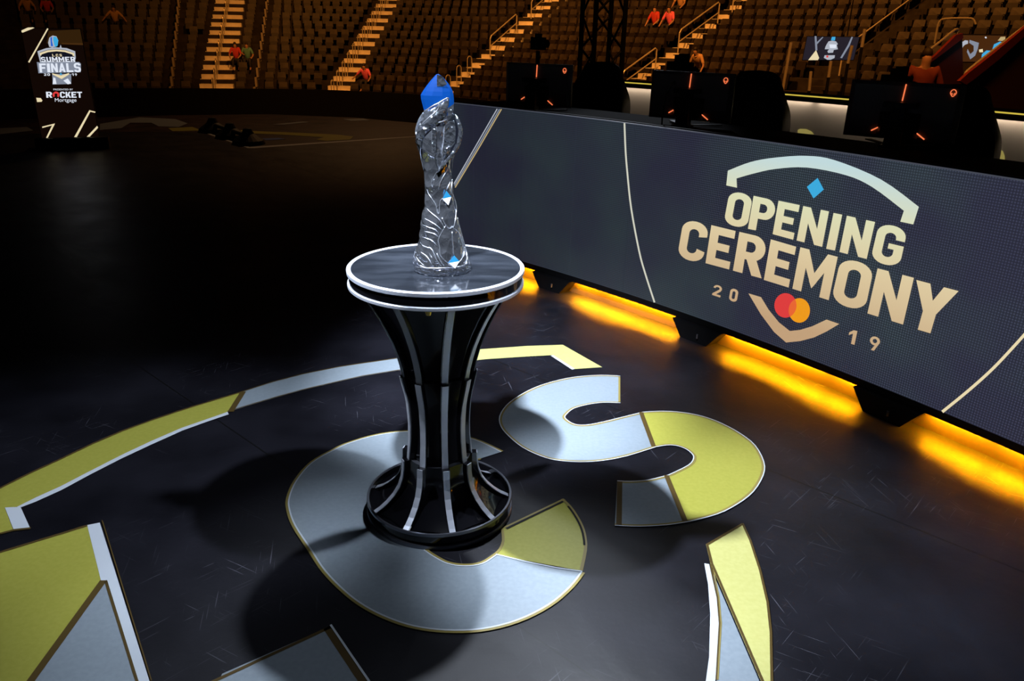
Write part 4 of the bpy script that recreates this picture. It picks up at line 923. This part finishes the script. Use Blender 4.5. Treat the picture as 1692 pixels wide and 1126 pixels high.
# stepped concrete
SS = [CUM[-1]*i/150 for i in range(151)]
b = MB()
for k in range(NROW):
    L0 = TREAD*k; z = zrow(k)
    r0 = [SP(s_, L0, z) for s_ in SS]; r1 = [SP(s_, L0+TREAD, z) for s_ in SS]; r2 = [SP(s_, L0, z-RISE) for s_ in SS]
    b.strip(r0, r1); b.strip(r2, r0)
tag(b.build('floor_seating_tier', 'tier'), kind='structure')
b = MB(); A = [SP(s_, -.35, -3.2) for s_ in SS]; B_ = [SP(s_, -.35, Z0+.52) for s_ in SS]; C_ = [SP(s_, -.15, Z0+.52) for s_ in SS]; b.strip(A, B_); b.strip(B_, C_)
tag(b.build('wall_rink', 'black_cloth'), kind='structure')
b = MB(); A = [SP(s_, TREAD*NROW, zrow(NROW)-.8) for s_ in SS]; B_ = [SP(s_, TREAD*NROW, zrow(NROW)+6) for s_ in SS]; b.strip(A, B_); tag(b.build('wall_back', 'black_cloth'), kind='structure')

# stairways
STAIR = {}
SLAB = ['narrow dark gap stair at the far left edge of the stands', 'edge of the block just left of the wide stairway', 'wide straight orange-lit stairway in the left stands', 'edge of the block just right of the wide stairway',
        'orange-lit stairway climbing to the right, left of the trophy', 'orange-lit stairway climbing to the right behind the trophy tip', 'orange-lit stairway right of the black truss tower', 'stairway climbing behind the hanging screen']
for i, (s0, hw, kind) in enumerate(AIS):
    if kind == 'edge': 
        t = thing('aisle_edge', SP(s0, 0, Z0), 'pale orange-lit seat ends at the ' + SLAB[i], 'seat ends')
        for k in range(0, NROW):
            b = MB(); base = SP(s0, TREAD*k+.30, zrow(k)); n = front(s0)[1]; rz = math.atan2(n.y, n.x)
            b.box(base+Vector((0, 0, .34)), (.42, .09, .44), rz); b.box(base+Vector((0, 0, .06)), (.12, .06, .12), rz); b.build('end_panel', 'seat_frame', t)
        continue
    t = thing('stairway', SP(s0, 0, Z0), SLAB[i], 'stairs'); STAIR[i] = t
    for k in range(NROW):
        for h in (0, 1):
            L = TREAD*k + h*TREAD/2 - .0; z = zrow(k) + .012 + (0 if h == 0 else 0) - (RISE/2 if h == 0 and k > 0 else 0)
            pass
    b = MB(); c = MB()
    for k in range(NROW):
        n = front(s0)[1]; rz = math.atan2(n.y, n.x)
        for h in (0, 1):
            zt = zrow(k) + (.015 if h == 0 else RISE/2)
            La = TREAD*k + (0 if h == 0 else TREAD/2)
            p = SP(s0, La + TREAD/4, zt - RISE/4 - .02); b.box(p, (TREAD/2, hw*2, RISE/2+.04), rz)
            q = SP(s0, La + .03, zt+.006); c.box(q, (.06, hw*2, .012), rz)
    b.build('steps', 'steps' if kind != 'dark' else 'tier', t);  # unlit stairways take the dark tier colour as painted shade
    if kind == 'wide' : c.build('nosing', 'nosing', t)
# seats
def make_seat():
    t = thing('stadium_seat', (0, 0, 0), '', 'seat', 'stadium seats nearest the stage')       # faces -y, stands on z 0
    b = MB(); q = rr(-.205, .50, .205, .80, (.05, .07), 3); n = len(q)
    A = [(x, .30 + (z-.3)*.22 - .05*(abs(x)/.22)**2, z) for x, z in q]; B_ = [(x, .36+(z-.3)*.22, z) for x, z in q]
    b.add(A+B_, [(i, (i+1) % n, n+(i+1) % n, n+i) for i in range(n)] + [tuple(range(n))[::-1], tuple(range(n, 2*n))]); b.build('backrest', 'seat', t)
    b = MB(); q = rr(-.19, .27, .19, .56, (.05, .07), 3); n = len(q)
    A = [(x, .19 + (z-.3)*.12, z) for x, z in q]; B_ = [(x*.95, .27+(z-.3)*.14, z) for x, z in q]
    b.add(A+B_, [(i, (i+1) % n, n+(i+1) % n, n+i) for i in range(n)] + [tuple(range(n))[::-1], tuple(range(n, 2*n))]); b.build('folded_seat', 'seat_pan', t)
    b = MB(); b.box((-.26, .28, .28), (.03, .30, .56)); b.box((-.26, .20, .57), (.045, .34, .03)); b.build('armrest', 'seat_pan', t)
    return t
seat0 = make_seat(); collect()
SW = .53
cand = []
aisle_cut = [(s0, hw+.12) for s0, hw, kind in AIS]
VOM = []                                        # (s centre, half width, first row, last row) cut out for the tunnels
sv1 = s_of_px(1368, 0, TREAD*5, zrow(5)); sv2 = s_of_px(1612, 0, TREAD*5, zrow(5))
VOM = [(sv1, 1.15, 0, 6), (sv2, 1.7, 0, 7)]
for k in range(NROW):
    L = TREAD*k + .05
    ss = [CUM[-1]*i/900 for i in range(901)]; pts = [SP(s_, L, 0) for s_ in ss]; cu = [0]
    for a, c in zip(pts[:-1], pts[1:]): cu.append(cu[-1]+(c-a).length)
    def s_at(d):
        import bisect
        i = min(max(bisect.bisect(cu, d)-1, 0), 899); return ss[i] + (ss[i+1]-ss[i])*(d-cu[i])/max(1e-9, cu[i+1]-cu[i])
    def d_at(s_):
        i = min(int(s_/CUM[-1]*900), 899); return cu[i] + (cu[i+1]-cu[i])*(s_-ss[i])/(ss[i+1]-ss[i])
    bounds = [0] + [d_at(s0) for s0, _ in aisle_cut] + [cu[-1]]
    for j in range(len(bounds)-1):
        a = bounds[j] + (aisle_cut[j-1][1] if j > 0 else 0); c = bounds[j+1] - (aisle_cut[j][1] if j < len(aisle_cut) else 0)
        n = int((c-a)/SW); 
        if n < 1: continue
        st = (c-a)/n
        for i in range(n):
            s_ = s_at(a + st*(i+.5)); p = SP(s_, L, zrow(k)); q = PX(p + Vector((0, 0, .5)))
            if any(abs(s_-v[0]) < v[1] and v[2] <= k <= v[3] for v in VOM): continue
            cand.append(((p-CAM).length, p, s_, q, k, j))
inview = sorted([c for c in cand if -15 < c[3][0] < 1707 and -15 < c[3][1] < (150 if c[3][0] < 760 else 152 + (c[3][0]-760)*.06)], key=lambda c: c[0])
near = inview[:300]; nid = set(id(c) for c in near)
SECN = ['far left', 'left', 'narrow left', 'narrow left', 'centre-left', 'central', 'block left of the truss tower', 'right', 'right']
for i, c in enumerate(near):
    o = seat0 if i == 0 else copy_tree(seat0)
    n = front(c[2])[1]; o.location = c[1]; o.rotation_euler = (0, 0, math.atan2(n.y, n.x)-PI/2)
    if c[5] <= 6: la, gr = 'folded dark stadium seat lit orange, in the block left of the truss tower stairway', 'folded seats left of the truss tower stairway'
    elif c[5] == 7: la, gr = 'folded dark stadium seat lit orange, between the truss tower stairway and the hanging screen', 'folded seats above the players desk'
    else: la, gr = 'large folded dark stadium seat at the upper right, right of the hanging screen rails', 'folded seats at the upper right'
    tag(o, la, 'seat', gr)
b = MB()
for c in [c for c in cand if id(c) not in nid and -120 < c[3][0] < 1850 and -60 < c[3][1] < 175]:
    n = front(c[2])[1]; rz = math.atan2(n.y, n.x)-PI/2; R_ = Matrix.Rotation(rz, 3, 'Z'); p = c[1]
    V = lambda x, y, z: p + R_ @ Vector((x, y, z))
    for (x0, x1, y0, y1, y2, y3, z0, z1) in ((-.205, .205, .34, .40, .42, .48, .50, .80), (-.19, .19, .24, .32, .30, .36, .27, .56)):
        b.hexa([V(x0, y0, z0), V(x1, y0, z0), V(x1, y1, z0), V(x0, y1, z0)], [V(x0*.92, y2, z1), V(x1*.92, y2, z1), V(x1*.92, y3, z1), V(x0*.92, y3, z1)])
o = b.build('distant_seats', 'seat'); o.data.materials.append(M['seat_pan'])
for pl in o.data.polygons: pl.material_index = (pl.index//6) % 2  # folded pans carry the painted shade below each backrest
tag(o, 'rows upon rows of small dark folded seats filling the farther left and upper stands', 'seats', kind='stuff')

# handrails
def rail_quad(s0, L0, L1, lat, label, mid=True, h=.9, posts=2, closed_end=True):
    def zz_(L): return Z0 + RISE*(L/TREAD)
    t = thing('handrail', SP(s0, L0, zz_(L0), lat), label, 'handrail', None)
    b = MB(); b.tube([SP(s0, L0, zz_(L0)+.02, lat), SP(s0, L0, zz_(L0)+h-.1, lat), SP(s0, L0+.1, zz_(L0+.1)+h, lat), SP(s0, L1-.1, zz_(L1-.1)+h, lat), SP(s0, L1, zz_(L1)+h-.1, lat), SP(s0, L1, zz_(L1)+.02, lat)], .028, 8); b.build('top_rail', 'rail', t)
    if mid:
        b = MB(); b.tube([SP(s0, L0, zz_(L0)+h*.5, lat), SP(s0, L1, zz_(L1)+h*.5, lat)], .024, 8); b.build('mid_rail', 'rail', t)
def hoop(s0, k, t):
    z = zrow(k)
    P = [SP(s0, TREAD*k+.1, z+.0)] + [SP(s0, TREAD*k+.1+.18-.18*math.cos(a), z+.80+.16*math.sin(a)) for a in [PI*j/6 for j in range(7)]] + [SP(s0, TREAD*k+.46, z+.0)]
    b = MB(); b.tube(P, .022, 6); hp_ = b.build('hoop_rail', 'rail', t)
    b = MB(); b.tube([SP(s0, TREAD*k+.1, z+.42), SP(s0, TREAD*k+.46, z+.42)], .02, 6); b.build('cross_bar', 'rail', hp_)
sB, sC, sD, sE = AIS[4][0], AIS[5][0], AIS[6][0], AIS[7][0]
for k in range(0, 13): hoop(sB, k, STAIR[4])
for k in range(0, 4): hoop(sC, k, STAIR[5])
for k in range(0, 14): hoop(AIS[2][0], k, STAIR[2])
rail_quad(sC, 4.6, 7.0, .0, 'two-bar handrail on the stairway to the upper right of the trophy tip')
rail_quad(sC, 8.4, 11.5, .0, 'two-bar handrail at the top edge, left of the truss tower')
rail_quad(sD, 2.2, 4.2, .0, 'two-bar handrail immediately right of the truss tower')
rail_quad(sD, 5.6, 8.2, .0, 'two-bar handrail beside the person in the pink shirt')
rail_quad(sD, 9.2, 12, .0, 'two-bar handrail at the top edge, above the person in the pink shirt')
rail_quad(sE, 4.6, 10.5, .0, 'long sloping two-bar handrail rising from the hanging screen')

# ------------------------------------------------------------------ screens and red walls at the tunnel mouths
def vplane(px, d, direction):
    """upright plane through the point at distance d under pixel column px, holding a horizontal direction"""
    a = AZ(px, 100); o = Vector((d*math.sin(a), d*math.cos(a), 0)); dd = Vector((direction.x, direction.y, 0)).normalized(); n = Vector((dd.y, -dd.x, 0))
    def f(x, y, off=0.):
        r = ray(x, y); oo = o + n*off; t_ = (oo-CAM).dot(n)/r.dot(n); return CAM + r*t_
    f.n = n if n.dot(o) > 0 else -n; f.s = 1 if n.dot(o) > 0 else -1
    return f
def slab_px(f, pts, th, name, m, parent):
    b = MB(); P = [f(x, y) for x, y in pts]; b.poly(P, th, f.n); return b.build(name, m, parent)
def flat_px(f, pts, lift, m, parent, name='screen_graphic'):
    b = MB(); b.poly([f(x, y, -f.s*lift) for x, y in pts]); return b.build(name, m, parent)
a1 = AZ(1375, 80); f1 = vplane(1375, 17.5, Vector((math.cos(a1), -math.sin(a1), 0)))
t = thing('hanging_screen', f1(1375, 99), 'small LED screen with pale emblem hanging before the stands, upper right', 'screen')
slab_px(f1, [(1333, 59.5), (1421, 60.5), (1411, 100), (1325, 100)], .12, 'casing', 'black', t)
flat_px(f1, [(1334, 60.5), (1420, 61.5), (1410, 99), (1326, 99)], .01, mat('screen_deep_blue', (.01, .01, .01), emit=(.010, .012, .022)), t, 'screen')
c1 = lambda L: [(1272+x/8.043, y/8.043) for x, y in L]
for L, m in (([(595, 480), (620, 480), (625, 560), (700, 490), (712, 495), (628, 590), (632, 670), (606, 670)], 'e_grey'), ([(615, 665), (655, 770), (640, 800), (510, 800)], 'e_cream'),
             ([(1085, 490), (1105, 492), (1060, 610), (960, 775), (935, 770), (1035, 600)], 'e_grey'), ([(812, 535), (825, 490), (872, 490), (866, 540)], 'e_cyan'),
             ([(755, 590), (780, 550), (830, 540), (880, 550), (905, 585), (890, 600), (905, 655), (850, 665), (840, 700), (775, 705), (765, 680), (790, 655), (730, 655), (740, 620)], 'e_silver'),
             ([(790, 590), (885, 592), (880, 640), (800, 640)], 'e_white'), ([(718, 770), (728, 735), (865, 735), (860, 770), (810, 795), (765, 795)], 'e_silver'), ([(752, 738), (778, 738), (776, 765), (750, 765)], 'e_red')):
    flat_px(f1, c1(L), .02 if m not in ('e_white', 'e_red') else .03, m, t)
b = MB()
for x in (1345, 1400): p = f1(x, 59.5); b.tube([p + f1.n*.06, p + f1.n*.06 + Vector((0, 0, 8))], .012, 6)
b.build('hanger', 'black', t)
a2 = AZ(1625, 80); f2 = vplane(1625, 18.5, Vector((math.cos(a2), -math.sin(a2), 0)))
t = thing('tunnel_screen', f2(1620, 102), 'LED screen in the far upper right tunnel mouth, showing shield and two blue discs', 'screen')
slab_px(f2, [(1589, 56), (1665, 57), (1652, 104), (1580, 104)], .12, 'casing', 'black', t)
flat_px(f2, [(1591, 58), (1663, 59), (1651, 102), (1582, 102)], .01, mat('screen_amber_brown', (.01, .01, .01), emit=(.050, .016, .004)), t, 'screen')
c2 = lambda L: [(1482+x/8.043, y/8.043) for x, y in L]
for L, m, lf in (([(965, 530), (1090, 570), (1075, 650), (1040, 740), (975, 790), (930, 690), (940, 650), (975, 720), (1020, 680), (1020, 610), (960, 570)], 'e_grey', .02),
             ([(850, 570), (905, 535), (945, 540), (945, 580), (905, 595), (880, 620), (860, 660), (835, 740), (808, 735), (830, 640)], 'e_silver', .02), ([(802, 760), (820, 748), (835, 765), (820, 785), (803, 780)], 'e_white', .02),
             ([(1090, 660), (1140, 650), (1145, 695), (1095, 695)], 'e_cream', .02), ([(1120, 800), (1130, 720), (1190, 670), (1250, 675), (1255, 700), (1160, 790)], 'e_cyan', .03),
             ([(1165, 800), (1240, 740), (1275, 745), (1200, 812)], 'e_orange', .03), ([(1270, 650), (1290, 590), (1370, 552), (1420, 570), (1330, 640), (1280, 680)], 'e_cyan', .03),
             ([(1255, 720), (1300, 670), (1330, 700), (1280, 745)], 'e_blue', .035), ([(1295, 690), (1370, 635), (1385, 655), (1320, 705)], 'e_white', .04), ([(1370, 640), (1410, 580), (1425, 600), (1400, 650)], 'e_cyan', .04),
             ([(1340, 540), (1380, 490), (1440, 488), (1440, 520), (1400, 545)], 'e_gold', .02), ([(1165, 495), (1185, 485), (1195, 505), (1180, 512)], 'e_white', .02)):
    flat_px(f2, c2(L), lf, m, t)
nW = front(sv2)[1]; nWd = Vector((nW.x, nW.y, 0))
def parapet(px, d, face, cap, label, mface):
    f = vplane(px, d, nWd); t = thing('tunnel_parapet', f(*face[0]), label, 'wall')
    slab_px(f, face, .08, 'wall_face', mface, t)
    b = MB(); b.poly([f(x, y, -f.s*.03) for x, y in cap], .05, f.n); b.build('capping', 'redcap', t); return f
fA = parapet(1502, 16.5, [(1501, 142), (1510, 128), (1590, 62), (1592, 150), (1500, 175)], [(1506, 124), (1548, 90), (1580, 58), (1591, 55), (1592, 63), (1555, 91), (1523, 114), (1508, 137)], 'red-capped sloping parapet wall left of the tunnel screen', 'redwall')
fB = parapet(1600, 15.5, [(1597, 136), (1612, 128), (1700, 48), (1760, 0), (1760, 200), (1600, 200)], [(1586, 134), (1600, 121), (1640, 90), (1686, 52), (1700, 40), (1702, 52), (1650, 99), (1610, 131), (1597, 140)], 'red-capped sloping parapet wall at the right picture edge', 'maroon')
def px_rail(f, pts, label, r=.022, off=.1, drop=()):
    t = thing('handrail', f(*pts[0]), label, 'handrail'); P = [f(x, y, f.s*off) for x, y in resample(pts, 3)]
    b = MB(); b.tube(P, r, 8); b.build('top_rail', 'rail', t)
    for x, y, y2 in drop: b = MB(); b.tube([f(x, y, f.s*off), Vector((f(x, y, f.s*off).x, f(x, y, f.s*off).y, f(x, y2, f.s*off).z))], r*.8, 6); b.build('post', 'rail', t)
    return t
px_rail(fA, [(1526, 90), (1553, 69), (1579, 48.5), (1583, 53)], 'handrail above the red parapet left of the tunnel screen', drop=[(1527, 89, 112), (1582, 51, 60)])
px_rail(fB, [(1593, 130), (1595, 122), (1602, 114), (1640, 84), (1692, 44), (1740, 8)], 'handrail along the parapet at the right picture edge', drop=[(1625, 96, 116), (1670, 61, 80)])
f3 = vplane(1570, 19.5, Vector((math.cos(a2), -math.sin(a2), 0)))
px_rail(f3, [(1544, 72), (1549, 45), (1553, 35), (1562, 31), (1597, 30), (1608, 32), (1612, 40)], 'arched metal rail at the top of the tunnel, upper right')
f4 = vplane(1375, 17.2, Vector((math.cos(a1), -math.sin(a1), 0)))
for (x, y, x2, y2, la) in ((1307, 70, 1293, 150, 'upright orange-lit rail post left of the hanging screen'), (1373, 101, 1369, 128, 'upright rail post below the hanging screen'), (1408, 75, 1401, 105, 'upright rail post crossing the right of the hanging screen'), (1340, 118, 1337, 150, 'short rail post below left of the hanging screen'), (1429, 48, 1424, 78, 'thin rail post right of the hanging screen')):
    tt = thing('rail_post', f4(x2, y2), la, 'post'); b = MB(); b.tube([f4(x, y), f4(x2, y2)], .03, 8); b.build('tube', 'rail', tt)
    b = MB(); b.tube([f4(x2, y2), Vector((f4(x2, y2).x, f4(x2, y2).y, -1.2))], .03, 8); b.build('lower_tube', 'black', tt)

# black truss tower
TT = polar(988, 15.5, -3.2); t = thing('truss_tower', TT, 'tall black lattice truss tower rising behind the desk, right of the trophy', 'truss')
r_ = .29; cor = [Vector((sx*r_, sy*r_, 0)) for sx, sy in ((-1, -1), (1, -1), (1, 1), (-1, 1))]; rot = Matrix.Rotation(.35, 3, 'Z'); cor = [rot @ c for c in cor]
for c in cor: b = MB(); b.tube([TT+c, TT+c+Vector((0, 0, 8.2))], .045, 8); b.build('chord', 'black', t)
for fce in range(4):
    b = MB(); A, B_ = cor[fce], cor[(fce+1) % 4]
    for k in range(14):
        z = k*.58+.05; b.tube([TT+(A if k % 2 else B_)+Vector((0, 0, z)), TT+(B_ if k % 2 else A)+Vector((0, 0, z+.58))], .022, 6)
    b.build('bracing', 'black', t)

# camera positions and lights around the stage
def tripod_rig(px, d, zt, scale, label, cat, lens=True):
    p = polar(px, d, -.008); t = thing('camera_rig' if lens else 'lamp_stand', p, label, cat); h = zt
    for k in range(3):
        a = 2*PI*k/3+.4; b = MB(); b.tube([p+Vector((0, 0, h-.35)), p+Vector((.38*math.cos(a), .38*math.sin(a), .012))], [.03, .016], 6); b.build('leg', 'black', t)
    b = MB(); b.tube([p+Vector((0, 0, h-.5)), p+Vector((0, 0, h-.1))], .03, 8); b.build('column', 'black', t)
    a = AZ(px); rz = -a + .5; R_ = Matrix.Rotation(rz, 3, 'Z')
    b = MB(); b.box(p+Vector((0, 0, h)), (.16*scale, .38*scale, .24*scale), rz); b.box(p+Vector((0, 0, h+.15*scale)), (.06*scale, .2*scale, .08*scale), rz); b.build('body', 'black', t)
    q = p + R_ @ Vector((0, -.19*scale, 0)) + Vector((0, 0, h))
    b = MB(); b.tube([q, q + R_ @ Vector((0, -.16*scale, 0))], [.05*scale, .08*scale], 12); b.build('lens' if lens else 'barn_door', 'black', t)
    if lens: b = MB(); q = p + R_ @ Vector((.1*scale, .1, .16*scale)) + Vector((0, 0, h)); b.box(q, (.14*scale, .03, .1*scale), rz); b.build('viewfinder', 'black', t)
tripod_rig(886, 12.0, 1.62, .7, 'black spotlight head on a slim stand above the leftmost monitor', 'lamp', False)
tripod_rig(1117, 10.2, 1.36, 1.0, 'black video camera on tripod behind the middle monitor', 'camera')
tripod_rig(1472, 10.0, 1.30, 1.0, 'black video camera on tripod between hanging screen and person in red', 'camera')

# black stands lying on the far floor
P_ = [G(353, 218, ZF), G(382, 228, ZF), G(411, 238, ZF)]
t = thing('floor_stand', P_[1], 'low black three-part floor stand on the far stage, right of the upright poster', 'stand')
b = MB(); b.tube([p+Vector((0, 0, .12)) for p in P_], .03, 8); b.build('bar', 'black', t)
for p in P_: b = MB(); b.lathe([(0, .0), (.26, .0), (.24, .06), (.10, .16), (.06, .24), (0, .25)], p, 20); b.build('weight', 'black', t)

# microphones and small kit on the desk
for px, la in ((1096, 'slim black microphone on the desk left of the middle monitor'),):
    p = polar(px, 5.3, 1.2); t = thing('desk_microphone', p, la, 'microphone')
    b = MB(); b.lathe([(0, 0), (.05, 0), (.045, .012), (0, .014)], p, 16); b.build('base', 'black', t)
    b = MB(); b.tube(resample([tuple(p), tuple(p+Vector((0, 0, .16))), tuple(p+Vector((.02, -.02, .26))), tuple(p+Vector((.03, -.07, .30)))], 4), .005, 6); b.build('gooseneck', 'black', t)
    b = MB(); b.tube([p+Vector((.03, -.07, .30)), p+Vector((.035, -.11, .31))], .012, 8); b.build('capsule', 'black', t)

# ------------------------------------------------------------------ people in the stands
def skinned(name, verts, edges, radii, m, root=0, parent=None):
    me = bpy.data.meshes.new(name); me.from_pydata([tuple(v) for v in verts], edges, []); o = bpy.data.objects.new(name, me); COL.objects.link(o)
    me.materials.append(M[m]); sk = me.skin_vertices[0] if me.skin_vertices else None
    md = o.modifiers.new('skin', 'SKIN')
    if not me.skin_vertices: 
        bm = bmesh.new(); bm.from_mesh(me); bm.verts.layers.skin.verify(); bm.to_mesh(me); bm.free()
    for i, r in enumerate(radii): me.skin_vertices[0].data[i].radius = (r, r) if not isinstance(r, tuple) else r; me.skin_vertices[0].data[i].use_root = (i == root)
    md.use_smooth_shade = True; sb = o.modifiers.new('sub', 'SUBSURF'); sb.levels = 1; sb.render_levels = 1
    if parent: o.parent = parent
    return o
def person(loc, rz, shirt, label, pose='sit', arms=((.30, -.30, .55), (-.30, -.30, .55)), trousers='dark_trousers', lean=0., group=None, elbows=None):
    sit = pose == 'sit'; pz = .50 if sit else .95
    pel = Vector((0, 0, pz)); wst = pel+Vector((0, -lean*.15, .18)); che = pel+Vector((0, -lean*.4, .40)); nek = pel+Vector((0, -lean*.5-.01, .535)); chin = pel+Vector((0, -lean*.55-.03, .61)); top = pel+Vector((0, -lean*.6-.02, .75))
    V = [pel, wst, che, nek, chin, top]; Rr = [.13, .115, .125, .055, .08, .075]; E = [(0, 1), (1, 2), (2, 3), (3, 4), (4, 5)]
    hips = []
    for sx in (1, -1):
        hp = pel+Vector((sx*.10, -.02, -.03)); kn = Vector((sx*.13, -.46, pz+.0)) if sit else Vector((sx*.11, -.03, .50)); an = Vector((sx*.13, -.44, .08)) if sit else Vector((sx*.11, .03, .08)); to = an+Vector((0, -.16, -.04))
        i = len(V); V += [hp, kn, an, to]; Rr += [.095, .06, .042, .035]; E += [(0, i), (i, i+1), (i+1, i+2), (i+2, i+3)]
        sh = che+Vector((sx*.18, 0, .115)); hd = Vector(arms[0 if sx > 0 else 1]) + Vector((0, 0, pz-.5)); el = (sh+hd)/2+Vector((sx*.09, .04, -.09)); 
        i = len(V); V += [sh, el, hd, hd+(hd-el).normalized()*.09]; Rr += [.062, .045, .034, .03]; E += [(2, i), (i, i+1), (i+1, i+2), (i+2, i+3)]
    body = skinned('person', V, E, Rr, 'skin'); tag(body, label, 'person', group); body.location = loc; body.rotation_euler = (0, 0, rz)
    # shirt
    V2 = [pel+Vector((0, 0, .0)), wst, che, nek+Vector((0, 0, -.03))]; R2 = [.15, .14, .15, .075]; E2 = [(0, 1), (1, 2), (2, 3)]
    for j, sx in enumerate((1, -1)):
        i = len(V2); s_, e_, h_ = V[10+8*j], V[11+8*j], V[12+8*j]; V2 += [s_, e_*.9+s_*.1]; R2 += [.078, .062]; E2 += [(2, i), (i, i+1)]
    skinned('shirt', V2, E2, R2, shirt, 0, body)
    V3 = [pel+Vector((0, 0, .02))]; R3 = [.145]; E3 = []
    for j in range(2):
        i = len(V3); V3 += [V[6+8*j], V[7+8*j], V[8+8*j]+Vector((0, 0, .04))]; R3 += [.11, .076, .055]; E3 += [(0, i), (i, i+1), (i+1, i+2)]
    skinned('trousers', V3, E3, R3, trousers, 0, body)
    hc = top+Vector((0, .028, -.005)); b = MB(); b.lathe([(0.001, .088)] + [(.088*math.sin(t_), .088*math.cos(t_)) for t_ in [PI*k/10 for k in range(1, 8)]] + [(.05, -.05)], (0, 0, 0), 14)
    b.v = [Vector((v.x*.86, v.y, v.z))+hc for v in b.v]; h_ = b.build('hair', 'hair', None, smooth=True); h_.parent = body
    return body
def on_tier(px, py, hgt=.85, L0=.42):
    best = None
    for k in range(NROW):
        z = zrow(k); s_ = s_of_px(px, 0, TREAD*k+L0, z); q = PX(SP(s_, TREAD*k+L0, z+hgt))
        if best is None or abs(q[1]-py) < best[0]: best = (abs(q[1]-py), s_, k)
    return best[1], best[2]
for px, py, shirt, la, arms, lean in (
    (50, 9, 'tan_shirt', 'seated person in tan clothes at the upper left edge, above the upright poster', ((.34, -.30, .62), (-.36, -.25, .60)), .3),
    (84, 11, 'red_shirt', 'seated person in a dim red shirt in the top left stands', ((.20, -.35, .55), (-.20, -.35, .55)), .2),
    (193, 27, 'tan_shirt', 'seated person in tan, arms spread, left stands above the upright poster', ((.50, -.25, .60), (-.55, -.20, .62)), .4),
    (393, 80, 'red_shirt', 'seated person in a red shirt right of the wide stairway, left of the pair', ((.15, -.30, .60), (-.25, -.35, .60)), .2),
    (412, 80, 'teal_shirt', 'seated person in teal and yellow right of the wide stairway, right of the pair', ((.22, -.30, .60), (-.15, -.35, .75)), .2),
    (608, 126, 'pink_shirt', 'seated person in a bright pink-red shirt at the foot of the stairs, arm stretched left', ((.25, -.35, .55), (-.60, -.25, .62)), .5),
    (1108, 27, 'pink_shirt', 'seated person in a bright pink shirt right of the truss tower', ((.20, -.35, .55), (-.32, -.40, .50)), .4),
    (1083, 30, 'red_shirt', 'seated person in dark red beside the one in the pink shirt', ((.20, -.35, .55), (-.25, -.38, .50)), .2),
    (1157, 103, 'tan_shirt', 'seated person in tan just above the middle monitor, leaning forward', ((.35, -.45, .50), (-.35, -.30, .55)), .8),
    (1125, 2, 'tan_shirt', 'person at the top picture edge, above the one in the pink shirt', ((.25, -.35, .5), (-.25, -.35, .5)), .2)):
    s_, k = on_tier(px, py); n = front(s_)[1]; p = SP(s_, TREAD*k+.36, zrow(k)); 
    person(p, math.atan2(n.y, n.x)-PI/2, shirt, la, 'sit', arms, lean=lean)
p = polar(1514, 14.2, 0); zf = f3(1514, 76).z
hx = ray(1514, 78); dd_ = 14.2/math.hypot(hx.x, hx.y); ztop = (CAM + hx*dd_).z
person(Vector((p.x, p.y, ztop-1.78)), -AZ(1514)+.3, 'dark_red_shirt', 'standing person in a dark red shirt by the sloping red wall, upper right', 'stand', ((.30, -.10, .38), (-.30, -.10, .38)))
b = MB(); b.box((p.x, p.y, (ztop-1.78-3.2)/2), (2.4, 1.6, ztop-1.78+3.2-.0), -AZ(1514)); tag(b.build('standing_platform', 'black'), 'black platform hidden behind the desk on which the person in red stands', 'platform')
